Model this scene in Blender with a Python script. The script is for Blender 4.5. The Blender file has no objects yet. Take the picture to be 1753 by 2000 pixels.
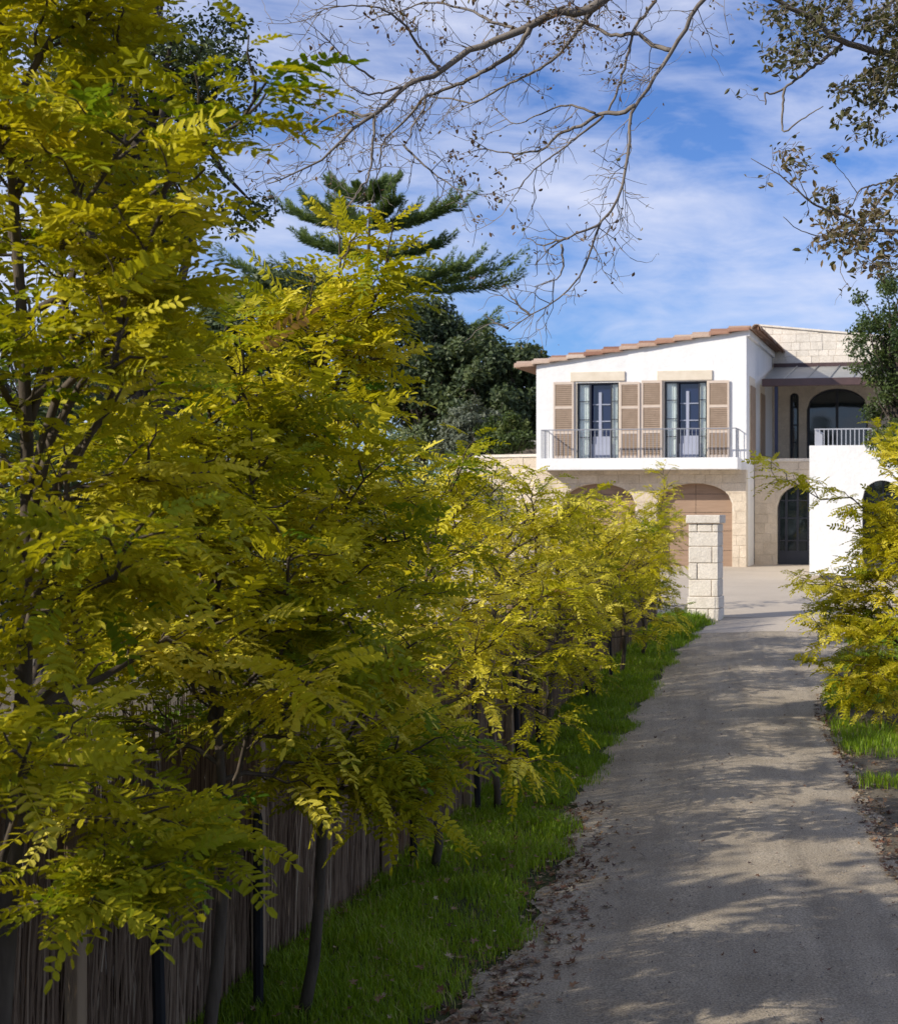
import bpy, math, random
import numpy as np
from mathutils import Vector, Matrix
R = math.radians
random.seed(7); rng = np.random.default_rng(7)
scene = bpy.context.scene
col = scene.collection

# ------------------------------------------------------------------ camera
F, CX, CY, CAMZ = 2800.0, 1333.0, 1000.0, 2.56        # focal length and principal point in photo pixels, eye height
cam_data = bpy.data.cameras.new('camera')
cam = bpy.data.objects.new('camera', cam_data); col.objects.link(cam)
cam.location = (0, 0, CAMZ); cam.rotation_euler = (R(90), 0, 0)
cam_data.sensor_fit = 'HORIZONTAL'; cam_data.sensor_width = 36
cam_data.lens = 36 * F / 1753.0
cam_data.shift_x = (876.5 - CX) / 1753.0
cam_data.clip_start = 0.1; cam_data.clip_end = 3000
cam_data.dof.use_dof = True; cam_data.dof.focus_distance = 9.0; cam_data.dof.aperture_fstop = 7.0
scene.camera = cam

# ------------------------------------------------------------------ light
SUN_EL, SUN_H = R(29), Vector((-0.871, -0.491, 0)).normalized()
SUN = (SUN_H * math.cos(SUN_EL) + Vector((0, 0, math.sin(SUN_EL)))).normalized()
sl = bpy.data.lights.new('sun', 'SUN'); sl.energy = 4.0; sl.angle = R(0.53); sl.color = (1.0, 0.93, 0.82)
sun = bpy.data.objects.new('sun', sl); col.objects.link(sun)
sun.rotation_euler = SUN.to_track_quat('Z', 'Y').to_euler(); sun.location = (0, 0, 40)

world = bpy.data.worlds.new('World'); scene.world = world; world.use_nodes = True
wt = world.node_tree; wn = wt.nodes; wl = wt.links
for n in list(wn): wn.remove(n)
w_out = wn.new('ShaderNodeOutputWorld'); w_bg = wn.new('ShaderNodeBackground'); w_bg.inputs[1].default_value = 0.125
sky = wn.new('ShaderNodeTexSky'); sky.sky_type = 'NISHITA'; sky.sun_disc = False
sky.sun_elevation = SUN_EL; sky.sun_rotation = math.atan2(SUN.x, SUN.y)
sky.air_density = 1.0; sky.dust_density = 0.3; sky.ozone_density = 3.0
tint = wn.new('ShaderNodeMix'); tint.data_type = 'RGBA'; tint.blend_type = 'MULTIPLY'; tint.inputs[0].default_value = 1.0
tint.inputs[7].default_value = (0.42, 0.57, 0.88, 1)
wl.new(sky.outputs[0], tint.inputs[6])
tc = wn.new('ShaderNodeTexCoord')
def sky_noise(rot, scale, nscale, detail, rough, dist, off):
    mp = wn.new('ShaderNodeMapping'); mp.inputs['Rotation'].default_value = rot; mp.inputs['Scale'].default_value = scale; mp.inputs['Location'].default_value = off
    wl.new(tc.outputs['Generated'], mp.inputs[0])
    nz = wn.new('ShaderNodeTexNoise'); nz.inputs['Scale'].default_value = nscale; nz.inputs['Detail'].default_value = detail
    nz.inputs['Roughness'].default_value = rough; nz.inputs['Distortion'].default_value = dist
    wl.new(mp.outputs[0], nz.inputs['Vector']); return nz
n1 = sky_noise((0, R(7), 0), (1.5, 1.2, 5.2), 2.4, 7, 0.55, 0.35, (2.0, 1.0, 0.5))
n2 = sky_noise((0, R(-14), 0), (3.2, 3.2, 12.0), 3.4, 10, 0.62, 0.6, (1.3, 0.4, 2.2))
m1 = wn.new('ShaderNodeMath'); m1.operation = 'MULTIPLY_ADD'; m1.inputs[1].default_value = 0.40
wl.new(n2.outputs[0], m1.inputs[0]); wl.new(n1.outputs[0], m1.inputs[2])
cr = wn.new('ShaderNodeValToRGB'); cr.color_ramp.elements[0].position = 0.54; cr.color_ramp.elements[0].color = (0, 0, 0, 1)
cr.color_ramp.elements[1].position = 0.86; cr.color_ramp.elements[1].color = (0.86, 0.86, 0.86, 1)
wl.new(m1.outputs[0], cr.inputs[0])
cmix = wn.new('ShaderNodeMix'); cmix.data_type = 'RGBA'; cmix.inputs[7].default_value = (4.6, 4.85, 5.9, 1)
wl.new(cr.outputs[0], cmix.inputs[0]); wl.new(tint.outputs[2], cmix.inputs[6])
wl.new(cmix.outputs[2], w_bg.inputs[0]); wl.new(w_bg.outputs[0], w_out.inputs[0])

scene.view_settings.view_transform = 'Standard'; scene.view_settings.look = 'None'
scene.view_settings.exposure = 0.45; scene.view_settings.gamma = 1.0; scene.view_settings.use_curve_mapping = False
scene.render.engine = 'CYCLES'
scene.cycles.use_denoising = True
scene.cycles.max_bounces = 9; scene.cycles.diffuse_bounces = 6; scene.cycles.glossy_bounces = 3
scene.cycles.transmission_bounces = 6; scene.cycles.caustics_reflective = False; scene.cycles.caustics_refractive = False

# ------------------------------------------------------------------ materials
def new_mat(name):
    m = bpy.data.materials.new(name); m.use_nodes = True
    return m, m.node_tree.nodes, m.node_tree.links, m.node_tree.nodes['Principled BSDF']
def node(ns, t, **kw):
    n = ns.new(t)
    for k, v in kw.items():
        if k in n.inputs: n.inputs[k].default_value = v
        else: setattr(n, k, v)
    return n
def ramp(ns, stops):
    r = ns.new('ShaderNodeValToRGB'); e = r.color_ramp.elements
    while len(e) < len(stops): e.new(0.5)
    for i, (p, c) in enumerate(stops): e[i].position = p; e[i].color = (*c, 1)
    return r
def surf(name, c0, c1, scale=3.0, rough=0.85, bump=0.0, bscale=40.0, obj_var=0.0, detail=6, stretch=(1, 1, 1), metal=0.0, spec=0.3, bdist=0.01, speck=None, streak=None):
    """two-tone noise material in object coordinates with fine relief; obj_var varies the tone from object to object"""
    m, ns, ls, b = new_mat(name)
    t = ns.new('ShaderNodeTexCoord'); mp = ns.new('ShaderNodeMapping'); mp.inputs['Scale'].default_value = stretch
    ls.new(t.outputs['Object'], mp.inputs[0])
    nz = node(ns, 'ShaderNodeTexNoise', Scale=scale, Detail=detail, Roughness=0.6); ls.new(mp.outputs[0], nz.inputs['Vector'])
    rp = ramp(ns, [(0.3, c0), (0.7, c1)]); ls.new(nz.outputs[0], rp.inputs[0])
    colr = rp.outputs[0]
    if speck:
        n3 = node(ns, 'ShaderNodeTexNoise', Scale=speck[0], Detail=3, Roughness=0.7); ls.new(mp.outputs[0], n3.inputs['Vector'])
        r3 = ramp(ns, [(0.35, (speck[1],) * 3), (0.65, (speck[2],) * 3)]); ls.new(n3.outputs[0], r3.inputs[0])
        mx = ns.new('ShaderNodeMix'); mx.data_type = 'RGBA'; mx.blend_type = 'MULTIPLY'; mx.inputs[0].default_value = 1
        ls.new(colr, mx.inputs[6]); ls.new(r3.outputs[0], mx.inputs[7]); colr = mx.outputs[2]
    if streak:
        mp2 = ns.new('ShaderNodeMapping'); mp2.inputs['Scale'].default_value = streak[0]; ls.new(t.outputs['Object'], mp2.inputs[0])
        n4 = node(ns, 'ShaderNodeTexNoise', Scale=1.0, Detail=5, Roughness=0.6); ls.new(mp2.outputs[0], n4.inputs['Vector'])
        r4 = ramp(ns, [(0.32, (streak[1],) * 3), (0.68, (streak[2],) * 3)]); ls.new(n4.outputs[0], r4.inputs[0])
        mx = ns.new('ShaderNodeMix'); mx.data_type = 'RGBA'; mx.blend_type = 'MULTIPLY'; mx.inputs[0].default_value = 1
        ls.new(colr, mx.inputs[6]); ls.new(r4.outputs[0], mx.inputs[7]); colr = mx.outputs[2]
    if obj_var:
        oi = ns.new('ShaderNodeObjectInfo'); mr = node(ns, 'ShaderNodeMapRange'); mr.inputs[3].default_value = 1 - obj_var; mr.inputs[4].default_value = 1 + obj_var
        ls.new(oi.outputs['Random'], mr.inputs[0]); hs = ns.new('ShaderNodeHueSaturation'); ls.new(mr.outputs[0], hs.inputs['Value'])
        ls.new(colr, hs.inputs['Color']); colr = hs.outputs[0]
    ls.new(colr, b.inputs['Base Color'])
    b.inputs['Roughness'].default_value = rough; b.inputs['Metallic'].default_value = metal; b.inputs['Specular IOR Level'].default_value = spec
    if bump:
        n2 = node(ns, 'ShaderNodeTexNoise', Scale=bscale, Detail=8, Roughness=0.65); ls.new(mp.outputs[0], n2.inputs['Vector'])
        bp = node(ns, 'ShaderNodeBump', Strength=bump, Distance=bdist); ls.new(n2.outputs[0], bp.inputs['Height']); ls.new(bp.outputs[0], b.inputs['Normal'])
    return m
def leaf_mat(name, stops, trans=0.45, rough=0.5, spec=0.35, gain=1.25):
    """leaf blade: reflecting and translucent, colour picked per leaf by the tint attribute"""
    m, ns, ls, b = new_mat(name)
    a = ns.new('ShaderNodeAttribute'); a.attribute_name = 'tint'
    rp = ramp(ns, stops); ls.new(a.outputs['Fac'], rp.inputs[0])
    t = ns.new('ShaderNodeTexCoord'); nz = node(ns, 'ShaderNodeTexNoise', Scale=30.0, Detail=3); ls.new(t.outputs['Object'], nz.inputs['Vector'])
    hs = ns.new('ShaderNodeHueSaturation'); mr = node(ns, 'ShaderNodeMapRange'); mr.inputs[3].default_value = 0.8; mr.inputs[4].default_value = 1.2
    ls.new(nz.outputs[0], mr.inputs[0]); ls.new(mr.outputs[0], hs.inputs['Value']); ls.new(rp.outputs[0], hs.inputs['Color'])
    ls.new(hs.outputs[0], b.inputs['Base Color']); b.inputs['Roughness'].default_value = rough; b.inputs['Specular IOR Level'].default_value = spec
    tr = ns.new('ShaderNodeBsdfTranslucent'); g = ns.new('ShaderNodeMix'); g.data_type = 'RGBA'; g.blend_type = 'MULTIPLY'; g.inputs[0].default_value = 1
    g.inputs[7].default_value = (gain, gain * 0.98, gain * 0.55, 1); ls.new(hs.outputs[0], g.inputs[6]); ls.new(g.outputs[2], tr.inputs[0])
    mx = ns.new('ShaderNodeMixShader'); mx.inputs[0].default_value = trans
    ls.new(b.outputs[0], mx.inputs[1]); ls.new(tr.outputs[0], mx.inputs[2]); ls.new(mx.outputs[0], ns['Material Output'].inputs[0])
    return m
M = {}
M['stucco'] = surf('stucco', (0.745, 0.735, 0.715), (0.80, 0.79, 0.77), 1.1, 0.9, 0.5, 9, bdist=0.03, speck=(7, 0.965, 1.02), streak=((2.5, 2.5, 0.35), 0.94, 1.02))
M['limestone'] = surf('limestone', (0.54, 0.45, 0.34), (0.70, 0.60, 0.47), 2.5, 0.9, 0.5, 22, obj_var=0.08, speck=(28, 0.82, 1.08), bdist=0.02)
M['limestone_pale'] = surf('limestone_pale', (0.70, 0.625, 0.52), (0.84, 0.765, 0.655), 3.5, 0.9, 0.7, 25, obj_var=0.06, speck=(30, 0.80, 1.06), bdist=0.02)
M['mortar'] = surf('mortar', (0.62, 0.55, 0.45), (0.70, 0.63, 0.53), 8, 0.95, 0.4, 60)
M['lintel'] = surf('lintel_stone', (0.60, 0.52, 0.40), (0.70, 0.62, 0.50), 4, 0.85, 0.3, 40)
def tile_mat():
    m = surf('terracotta', (0.75, 0.75, 0.75), (1, 1, 1), 6, 0.85, 0.3, 30, speck=(40, 0.75, 1.1)); ns, ls = m.node_tree.nodes, m.node_tree.links; b = ns['Principled BSDF']
    oi = ns.new('ShaderNodeObjectInfo'); rp_ = ramp(ns, [(0.0, (0.25, 0.12, 0.08)), (0.25, (0.37, 0.205, 0.135)), (0.5, (0.44, 0.29, 0.205)), (0.75, (0.50, 0.37, 0.28)), (1.0, (0.60, 0.49, 0.40))]); ls.new(oi.outputs['Random'], rp_.inputs[0])
    mx = ns.new('ShaderNodeMix'); mx.data_type = 'RGBA'; mx.blend_type = 'MULTIPLY'; mx.inputs[0].default_value = 1; src = b.inputs['Base Color'].links[0].from_socket
    ls.new(src, mx.inputs[6]); ls.new(rp_.outputs[0], mx.inputs[7]); ls.new(mx.outputs[2], b.inputs['Base Color']); return m
M['tile'] = tile_mat()
M['soffit'] = surf('soffit_timber', (0.20, 0.11, 0.07), (0.28, 0.16, 0.10), 3, 0.7, stretch=(1, 8, 1))
M['shutter'] = surf('shutter_paint', (0.54, 0.44, 0.355), (0.59, 0.49, 0.40), 6, 0.6)
M['louvre'] = surf('louvre_wood', (0.27, 0.195, 0.135), (0.34, 0.25, 0.18), 6, 0.6)
M['garage'] = surf('garage_timber', (0.26, 0.175, 0.118), (0.33, 0.225, 0.155), 2.0, 0.6, stretch=(1, 1, 12), obj_var=0.05)
M['dark_metal'] = surf('dark_metal', (0.012, 0.014, 0.022), (0.022, 0.024, 0.034), 4, 0.45, spec=0.5)
M['navy'] = surf('navy_paint', (0.010, 0.014, 0.045), (0.015, 0.02, 0.06), 4, 0.4, spec=0.5)
M['rail_grey'] = surf('rail_grey', (0.20, 0.21, 0.24), (0.26, 0.27, 0.30), 6, 0.5, spec=0.5)
M['rail_pale'] = surf('rail_pale', (0.34, 0.35, 0.38), (0.42, 0.43, 0.46), 6, 0.5, spec=0.5)
M['door_grey'] = surf('door_grey', (0.31, 0.33, 0.41), (0.36, 0.38, 0.46), 3, 0.5)
M['maroon'] = surf('maroon_metal', (0.06, 0.034, 0.032), (0.09, 0.05, 0.046), 3, 0.45, spec=0.5)
M['zinc'] = surf('zinc_sheet', (0.28, 0.28, 0.26), (0.36, 0.36, 0.33), 2.5, 0.5, 0.1, 12, metal=0.2)
M['curtain'] = surf('curtain_cloth', (0.76, 0.78, 0.72), (0.86, 0.87, 0.82), 5, 0.9)
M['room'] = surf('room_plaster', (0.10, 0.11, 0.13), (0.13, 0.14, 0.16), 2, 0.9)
M['bark_young'] = surf('bark_young', (0.055, 0.042, 0.03), (0.12, 0.095, 0.068), 14, 0.9, 0.5, 60, stretch=(1, 1, 0.25))
M['bark_grey'] = surf('bark_grey', (0.11, 0.092, 0.078), (0.25, 0.215, 0.18), 9, 0.9, 0.5, 50, stretch=(1, 1, 0.5))
M['bark_dark'] = surf('bark_dark', (0.05, 0.04, 0.03), (0.10, 0.08, 0.06), 6, 0.95, 0.5, 30)
M['stake'] = surf('stake_black', (0.008, 0.008, 0.009), (0.02, 0.019, 0.02), 10, 0.8, 0.3, 60, stretch=(1, 1, 0.2))
M['post'] = surf('post_timber', (0.22, 0.15, 0.09), (0.34, 0.25, 0.16), 12, 0.85, 0.4, 60, stretch=(1, 1, 0.15), obj_var=0.12)
M['tie'] = surf('rubber_tie', (0.01, 0.01, 0.01), (0.016, 0.016, 0.016), 10, 0.7)
M['gravel'] = surf('gravel_drive', (0.395, 0.325, 0.232), (0.52, 0.44, 0.325), 1.6, 0.95, 1.0, 110, speck=(75, 0.55, 1.32), bdist=0.02, streak=((3.2, 0.16, 1), 0.80, 1.14))
M['forecourt'] = surf('gravel_forecourt', (0.44, 0.375, 0.295), (0.51, 0.44, 0.35), 0.7, 0.95, 0.6, 130, speck=(70, 0.85, 1.12), bdist=0.01)
M['soil'] = surf('soil', (0.10, 0.082, 0.055), (0.20, 0.165, 0.115), 1.4, 0.95, 0.8, 40, speck=(50, 0.6, 1.3), bdist=0.03)
M['turf'] = surf('turf_soil', (0.045, 0.055, 0.018), (0.075, 0.085, 0.025), 2.0, 0.95, 0.8, 60, speck=(60, 0.6, 1.3), bdist=0.02)
M['pebble'] = surf('pebble', (0.22, 0.19, 0.155), (0.40, 0.355, 0.30), 14, 0.9)
YEL = [(0.0, (0.10, 0.20, 0.012)), (0.22, (0.18, 0.255, 0.012)), (0.45, (0.345, 0.335, 0.012)), (0.72, (0.57, 0.50, 0.017)), (0.95, (0.84, 0.745, 0.12)), (1.0, (0.25, 0.15, 0.05))]
M['robinia'] = leaf_mat('robinia_leaf', YEL, 0.42, rough=0.6, spec=0.2, gain=1.25)
M['brown_leaf'] = leaf_mat('brown_leaf', [(0, (0.10, 0.055, 0.03)), (0.5, (0.20, 0.12, 0.065)), (0.8, (0.17, 0.15, 0.05)), (1, (0.32, 0.24, 0.16))], 0.3)
M['olive_leaf'] = leaf_mat('oak_leaf', [(0, (0.045, 0.045, 0.02)), (0.5, (0.10, 0.10, 0.035)), (0.8, (0.16, 0.12, 0.05)), (1, (0.22, 0.15, 0.08))], 0.3)
M['green_dark'] = leaf_mat('dark_green_leaf', [(0, (0.035, 0.055, 0.024)), (0.6, (0.08, 0.11, 0.042)), (1, (0.15, 0.18, 0.07))], 0.25)
M['green_mid'] = leaf_mat('mid_green_leaf', [(0, (0.035, 0.06, 0.018)), (0.6, (0.085, 0.125, 0.03)), (1, (0.17, 0.20, 0.06))], 0.3)
M['green_grey'] = leaf_mat('grey_green_leaf', [(0, (0.07, 0.09, 0.06)), (0.6, (0.16, 0.18, 0.12)), (1, (0.30, 0.32, 0.24))], 0.25)
M['green_pale'] = leaf_mat('pale_shrub_leaf', [(0, (0.06, 0.10, 0.045)), (0.5, (0.15, 0.20, 0.09)), (1, (0.42, 0.44, 0.22))], 0.3)
M['pine'] = leaf_mat('pine_needle', [(0, (0.07, 0.115, 0.04)), (0.6, (0.17, 0.235, 0.065)), (1, (0.30, 0.35, 0.11))], 0.35)
M['grass'] = leaf_mat('grass_blade', [(0, (0.11, 0.185, 0.007)), (0.5, (0.22, 0.345, 0.012)), (0.85, (0.33, 0.43, 0.025)), (1, (0.42, 0.36, 0.15))], 0.4)
M['litter'] = leaf_mat('litter_leaf', [(0, (0.05, 0.022, 0.012)), (0.35, (0.15, 0.065, 0.03)), (0.65, (0.27, 0.17, 0.09)), (1, (0.48, 0.40, 0.27))], 0.15)
M['brush'] = leaf_mat('brushwood', [(0, (0.09, 0.055, 0.036)), (0.5, (0.24, 0.165, 0.11)), (0.9, (0.40, 0.30, 0.21)), (1, (0.55, 0.45, 0.33))], 0.0, rough=0.9)
def glass_mat(name, colr, rough=0.04):
    m, ns, ls, b = new_mat(name); b.inputs['Base Color'].default_value = (*colr, 1); b.inputs['Roughness'].default_value = rough
    b.inputs['Specular IOR Level'].default_value = 0.8
    t = ns.new('ShaderNodeTexCoord'); nz = node(ns, 'ShaderNodeTexNoise', Scale=1.2, Detail=1); ls.new(t.outputs['Object'], nz.inputs['Vector'])
    bp = node(ns, 'ShaderNodeBump', Strength=0.08, Distance=0.05); ls.new(nz.outputs[0], bp.inputs['Height']); ls.new(bp.outputs[0], b.inputs['Normal'])
    return m
M['glass_navy'] = glass_mat('glass_navy', (0.012, 0.018, 0.055))
M['glass_dark'] = glass_mat('glass_dark', (0.015, 0.022, 0.024))
def clear_glass():
    m, ns, ls, b = new_mat('clear_glass')
    tr = ns.new('ShaderNodeBsdfTransparent'); tr.inputs[0].default_value = (0.95, 0.97, 0.97, 1); gl = node(ns, 'ShaderNodeBsdfGlossy', Roughness=0.03)
    mx = ns.new('ShaderNodeMixShader'); mx.inputs[0].default_value = 0.05
    ls.new(tr.outputs[0], mx.inputs[1]); ls.new(gl.outputs[0], mx.inputs[2]); ls.new(mx.outputs[0], ns['Material Output'].inputs[0])
    return m
M['glass'] = clear_glass()

# ------------------------------------------------------------------ mesh helpers
class MB:
    def __init__(s): s.V = []; s.F = []; s.T = []; s.n = 0
    def add(s, V, faces, t=0.5):
        V = np.asarray(V, float).reshape(-1, 3)
        for f in ([faces] if isinstance(faces, np.ndarray) else [np.array([q]) for q in faces]): s.F.append(f + s.n)
        s.V.append(V); s.T.append(np.broadcast_to(np.asarray(t, float), (len(V),))); s.n += len(V)
        return s
    def box(s, x0, x1, y0, y1, z0, z1, t=0.5):
        V = [(x, y, z) for z in (z0, z1) for y in (y0, y1) for x in (x0, x1)]
        return s.add(V, np.array([(0, 2, 3, 1), (4, 5, 7, 6), (0, 1, 5, 4), (2, 6, 7, 3), (0, 4, 6, 2), (1, 3, 7, 5)]), t)
    def prism_xz(s, pts, y0, y1, t=0.5):
        n = len(pts); V = [(x, y0, z) for x, z in pts] + [(x, y1, z) for x, z in pts]
        F = [tuple(range(n)), tuple(range(2 * n - 1, n - 1, -1))] + [(i, n + i, n + (i + 1) % n, (i + 1) % n) for i in range(n)]
        return s.add(V, F, t)
    def tube(s, P, rad, sides=6, t=0.5, cap=True):
        P = np.asarray(P, float); n = len(P); rad = np.broadcast_to(np.asarray(rad, float), (n,))
        T = np.gradient(P, axis=0); T /= np.linalg.norm(T, axis=1, keepdims=True) + 1e-9
        a = np.array([0, 0, 1.0]) if abs(T[0, 2]) < 0.9 else np.array([1.0, 0, 0])
        U = np.zeros_like(P); u = a
        for i in range(n):
            u = u - T[i] * (u @ T[i]); u = u / (np.linalg.norm(u) + 1e-9); U[i] = u
        W = np.cross(T, U); th = np.arange(sides) * 2 * math.pi / sides
        V = P[:, None] + rad[:, None, None] * (np.cos(th)[None, :, None] * U[:, None] + np.sin(th)[None, :, None] * W[:, None])
        i = np.arange(n - 1)[:, None] * sides; j = np.arange(sides)[None]; k = (j + 1) % sides
        Q = np.stack([i + j, i + k, i + sides + k, i + sides + j], -1).reshape(-1, 4)
        s.add(V.reshape(-1, 3), Q, t)
        if cap:
            s.F.append(np.array([list(range(sides))[::-1]]) + s.n - n * sides); s.F.append(np.array([list(range(sides))]) + s.n - sides)
        return s
    def mesh(s, name, mat, origin=(0, 0, 0), smooth=False):
        me = bpy.data.meshes.new(name)
        if s.n == 0: s.add(np.zeros((3, 3)), np.array([(0, 1, 2)]))
        V = np.concatenate(s.V) - np.asarray(origin, float)
        me.vertices.add(len(V)); me.vertices.foreach_set('co', V.astype(np.float32).ravel())
        lo = np.concatenate([f.ravel() for f in s.F]); sz = np.concatenate([np.full(len(f), f.shape[1]) for f in s.F])
        st = np.concatenate([[0], np.cumsum(sz)[:-1]])
        me.loops.add(len(lo)); me.loops.foreach_set('vertex_index', lo.astype(np.int32))
        me.polygons.add(len(sz)); me.polygons.foreach_set('loop_start', st.astype(np.int32))
        me.update(calc_edges=True); me.validate()
        at = me.attributes.new('tint', 'FLOAT', 'POINT'); at.data.foreach_set('value', np.concatenate(s.T).astype(np.float32))
        me.shade_smooth() if smooth else me.shade_flat()
        me.materials.append(M[mat]); return me
    def obj(s, name, mat, parent=None, origin=(0, 0, 0), smooth=False, kind=None, loc=None, label=None, bevel=0):
        return link(name, s.mesh(name, mat, origin, smooth), parent, origin if loc is None and parent is None else loc, kind, label, bevel)
def link(name, me, parent=None, loc=None, kind=None, label=None, bevel=0):
    o = bpy.data.objects.new(name, me); col.objects.link(o); o.parent = parent
    if loc is not None: o.location = loc
    if kind: o['kind'] = kind
    if label: o['label'] = label
    if bevel:
        m = o.modifiers.new('bevel', 'BEVEL'); m.width = bevel; m.segments = 1; m.limit_method = 'ANGLE'
    return o
def thing(name, label, cat, loc=(0, 0, 0), rz=0, group=None):
    o = link(name, None, None, loc); o.rotation_euler = (0, 0, rz); return tag(o, label, cat, group)
def tag(o, label, cat, group=None):
    o['label'] = label; o['category'] = cat
    if group: o['group'] = group
    return o
def norm(a): return a / (np.linalg.norm(a, axis=-1, keepdims=True) + 1e-9)
def place(mb, variants, pos, dirs, ups, scale, var, tints):
    """copies of small all-quad shapes: local x along dirs, local z near ups"""
    X = norm(dirs); Y = norm(np.cross(ups, X)); Z = np.cross(X, Y); Mx = np.stack([X, Y, Z], -1) * scale[:, None, None]
    for v, (V, Q) in enumerate(variants):
        i = np.where(var == v)[0]
        if not len(i): continue
        W = np.einsum('nij,kj->nki', Mx[i], V) + pos[i, None]
        mb.add(W.reshape(-1, 3), (Q[None] + (np.arange(len(i)) * len(V))[:, None, None]).reshape(-1, Q.shape[1]), np.repeat(tints[i], len(V)))

# ------------------------------------------------------------------ ground profile and pixel rays
GY = np.array([-200, 14, 16, 19, 23, 28, 35, 43, 52, 3000.0]); GZ = np.array([0, 0, 0.015, 0.11, 0.27, 0.46, 0.69, 0.90, 0.95, 0.95])
def gz(y): return np.interp(y, GY, GZ)
def ray(x, y, d): return np.array([(x - CX) / F * d, d, CAMZ + (CY - y) / F * d])
def G(x, y):
    """ground point seen at a photo pixel"""
    d = np.linspace(2, 60, 11601); yy = CY + (CAMZ - gz(d)) * F / d
    k = int(np.argmin(np.abs(yy - y))); return ray(x, y, d[k])
def edge_line(px):
    P = np.array([G(*p) for p in px]); return P[:, 1], P[:, 0]
LY, LX = edge_line([(1010, 2000), (955, 1900), (1040, 1800), (1090, 1700), (1092, 1600), (1165, 1500), (1232, 1400), (1300, 1300), (1345, 1250), (1392, 1212)][1:])
LY = np.concatenate([[-3, 3, 7.17], LY]); LX = np.concatenate([[-1.0, -1.08, -1.15], LX])
RY, RX = edge_line([(1830, 1800), (1755, 1700), (1705, 1600), (1665, 1500), (1608, 1400), (1612, 1350), (1628, 1300), (1655, 1250), (1690, 1215)])
RY = np.concatenate([[-3, 3, 7.17], RY]); RX = np.concatenate([[1.5, 1.5, 1.54], RX])
def drive_l(y): return np.interp(y, LY, LX)
def drive_r(y): return np.interp(y, RY, RX)
FY, FX = edge_line([(475, 1905), (645, 1785), (745, 1705), (890, 1590), (975, 1500), (1045, 1430), (1125, 1350), (1180, 1300), (1225, 1260), (1275, 1225)])
FY = np.concatenate([[1.5], FY]); FX = np.concatenate([[FX[0] - 0.22], FX])
def fence_x(y): return np.interp(y, FY, FX)

# ------------------------------------------------------------------ setting: ground, drive, forecourt, verges
ys = np.concatenate([[-60, -30, -10], np.arange(-3, 60, 0.25), [70, 100, 200, 400, 900]])
xs = np.array([-900, -300, -100, -40, -15, -6, -3, -1, 0, 1, 3, 6, 15, 40, 100, 300, 900.0])
def grid(mb, xf, ys, dz, nx, relief=None):
    nxs = nx if np.isscalar(nx) else len(nx)
    V = []
    for y in ys:
        a = np.linspace(xf(y)[0], xf(y)[1], nxs) if np.isscalar(nx) else nx
        z = gz(y) + dz + (relief(a, y) if relief else 0 * a)
        V.append(np.stack([a, np.full(nxs, y), z], -1))
    V = np.concatenate(V); i = np.arange(len(ys) - 1)[:, None] * nxs; j = np.arange(nxs - 1)[None]
    return mb.add(V, np.stack([i + j, i + j + 1, i + nxs + j + 1, i + nxs + j], -1).reshape(-1, 4))
grid(MB(), None, ys, 0.0, xs).obj('ground', 'soil', kind='structure')
def wob(y, k): return 0.05 * math.sin(y * 3.1 + k) + 0.035 * math.sin(y * 7.7 + 2 * k) + 0.02 * math.sin(y * 17.3 + k)
def drive_relief(a, y):
    u = (a - a[0]) / (a[-1] - a[0] + 1e-9)
    return 0.008 + 0.045 * np.sin(u * math.pi) - 0.012 * (np.exp(-((u - 0.27) / 0.09) ** 2) + np.exp(-((u - 0.73) / 0.09) ** 2))
dys = np.arange(-3, 25.76, 0.125)
grid(MB(), lambda y: (drive_l(y) + wob(y, 0.3), drive_r(y) + wob(y, 1.9)), dys, 0.0, 21, drive_relief).obj('driveway', 'gravel', kind='structure', smooth=True)
fys = np.concatenate([np.arange(25.625, 28.26, 0.125), np.arange(28.3, 46.1, 0.25)])
fc = grid(MB(), lambda y: (drive_l(y) + wob(y, 0.3), drive_r(y) + wob(y, 1.9)), fys[:22], 0.004, 21, lambda a, y: drive_relief(a, y) * min(1, (28.3 - y) / 2 + 0.2))
grid(fc, lambda y: (-13.0, 13.0), fys[22:], 0.010, 3)
fc.obj('forecourt', 'forecourt', kind='structure')
vys = np.arange(2, 28.26, 0.25)
grid(MB(), lambda y: (fence_x(y) - 0.1, drive_l(y) + 0.12), vys, 0.004, 6).obj('grass_verge', 'turf', kind='structure')

# ------------------------------------------------------------------ house
TH = R(10.6); UX = np.array([math.cos(TH), -math.sin(TH), 0]); UY = np.array([math.sin(TH), math.cos(TH), 0])
HO = ray(1457, 1108, 43.0); HO[2] = 0.90
house = thing('house', 'white stucco and limestone villa with shuttered balcony doors and terracotta roof', 'house', HO, -TH)
def H(x, y, c=0.0):
    """photo pixel -> (u, z) in the house plane at depth c"""
    r = np.array([(x - CX) / F, 1.0, (CY - y) / F]); o = np.array([0, 0, CAMZ]) - HO
    t = (c - o @ UY) / (r @ UY); p = o + t * r
    return float(p @ UX), float(p[2])
def hu(x, c=0.0): return H(x, 1000, c)[0]
def hz(y, x=1250, c=0.0): return H(x, y, c)[1]
UL = hu(1047)                                   # left end of the gable front; its right end is u = 0
zL, zR = H(1047, 713)[1], H(1457, 645)[1]
def zroof(u): return zR + (zR - zL) / (0 - UL) * u
z_sl0, z_sl1 = hz(916, 1440, -0.75), hz(893, 1440, -0.75)   # balcony slab
ZF = z_sl1
op = [(hu(1126.5), hu(1208)), (hu(1297), hu(1380))]
z_head = hz(746)
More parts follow.
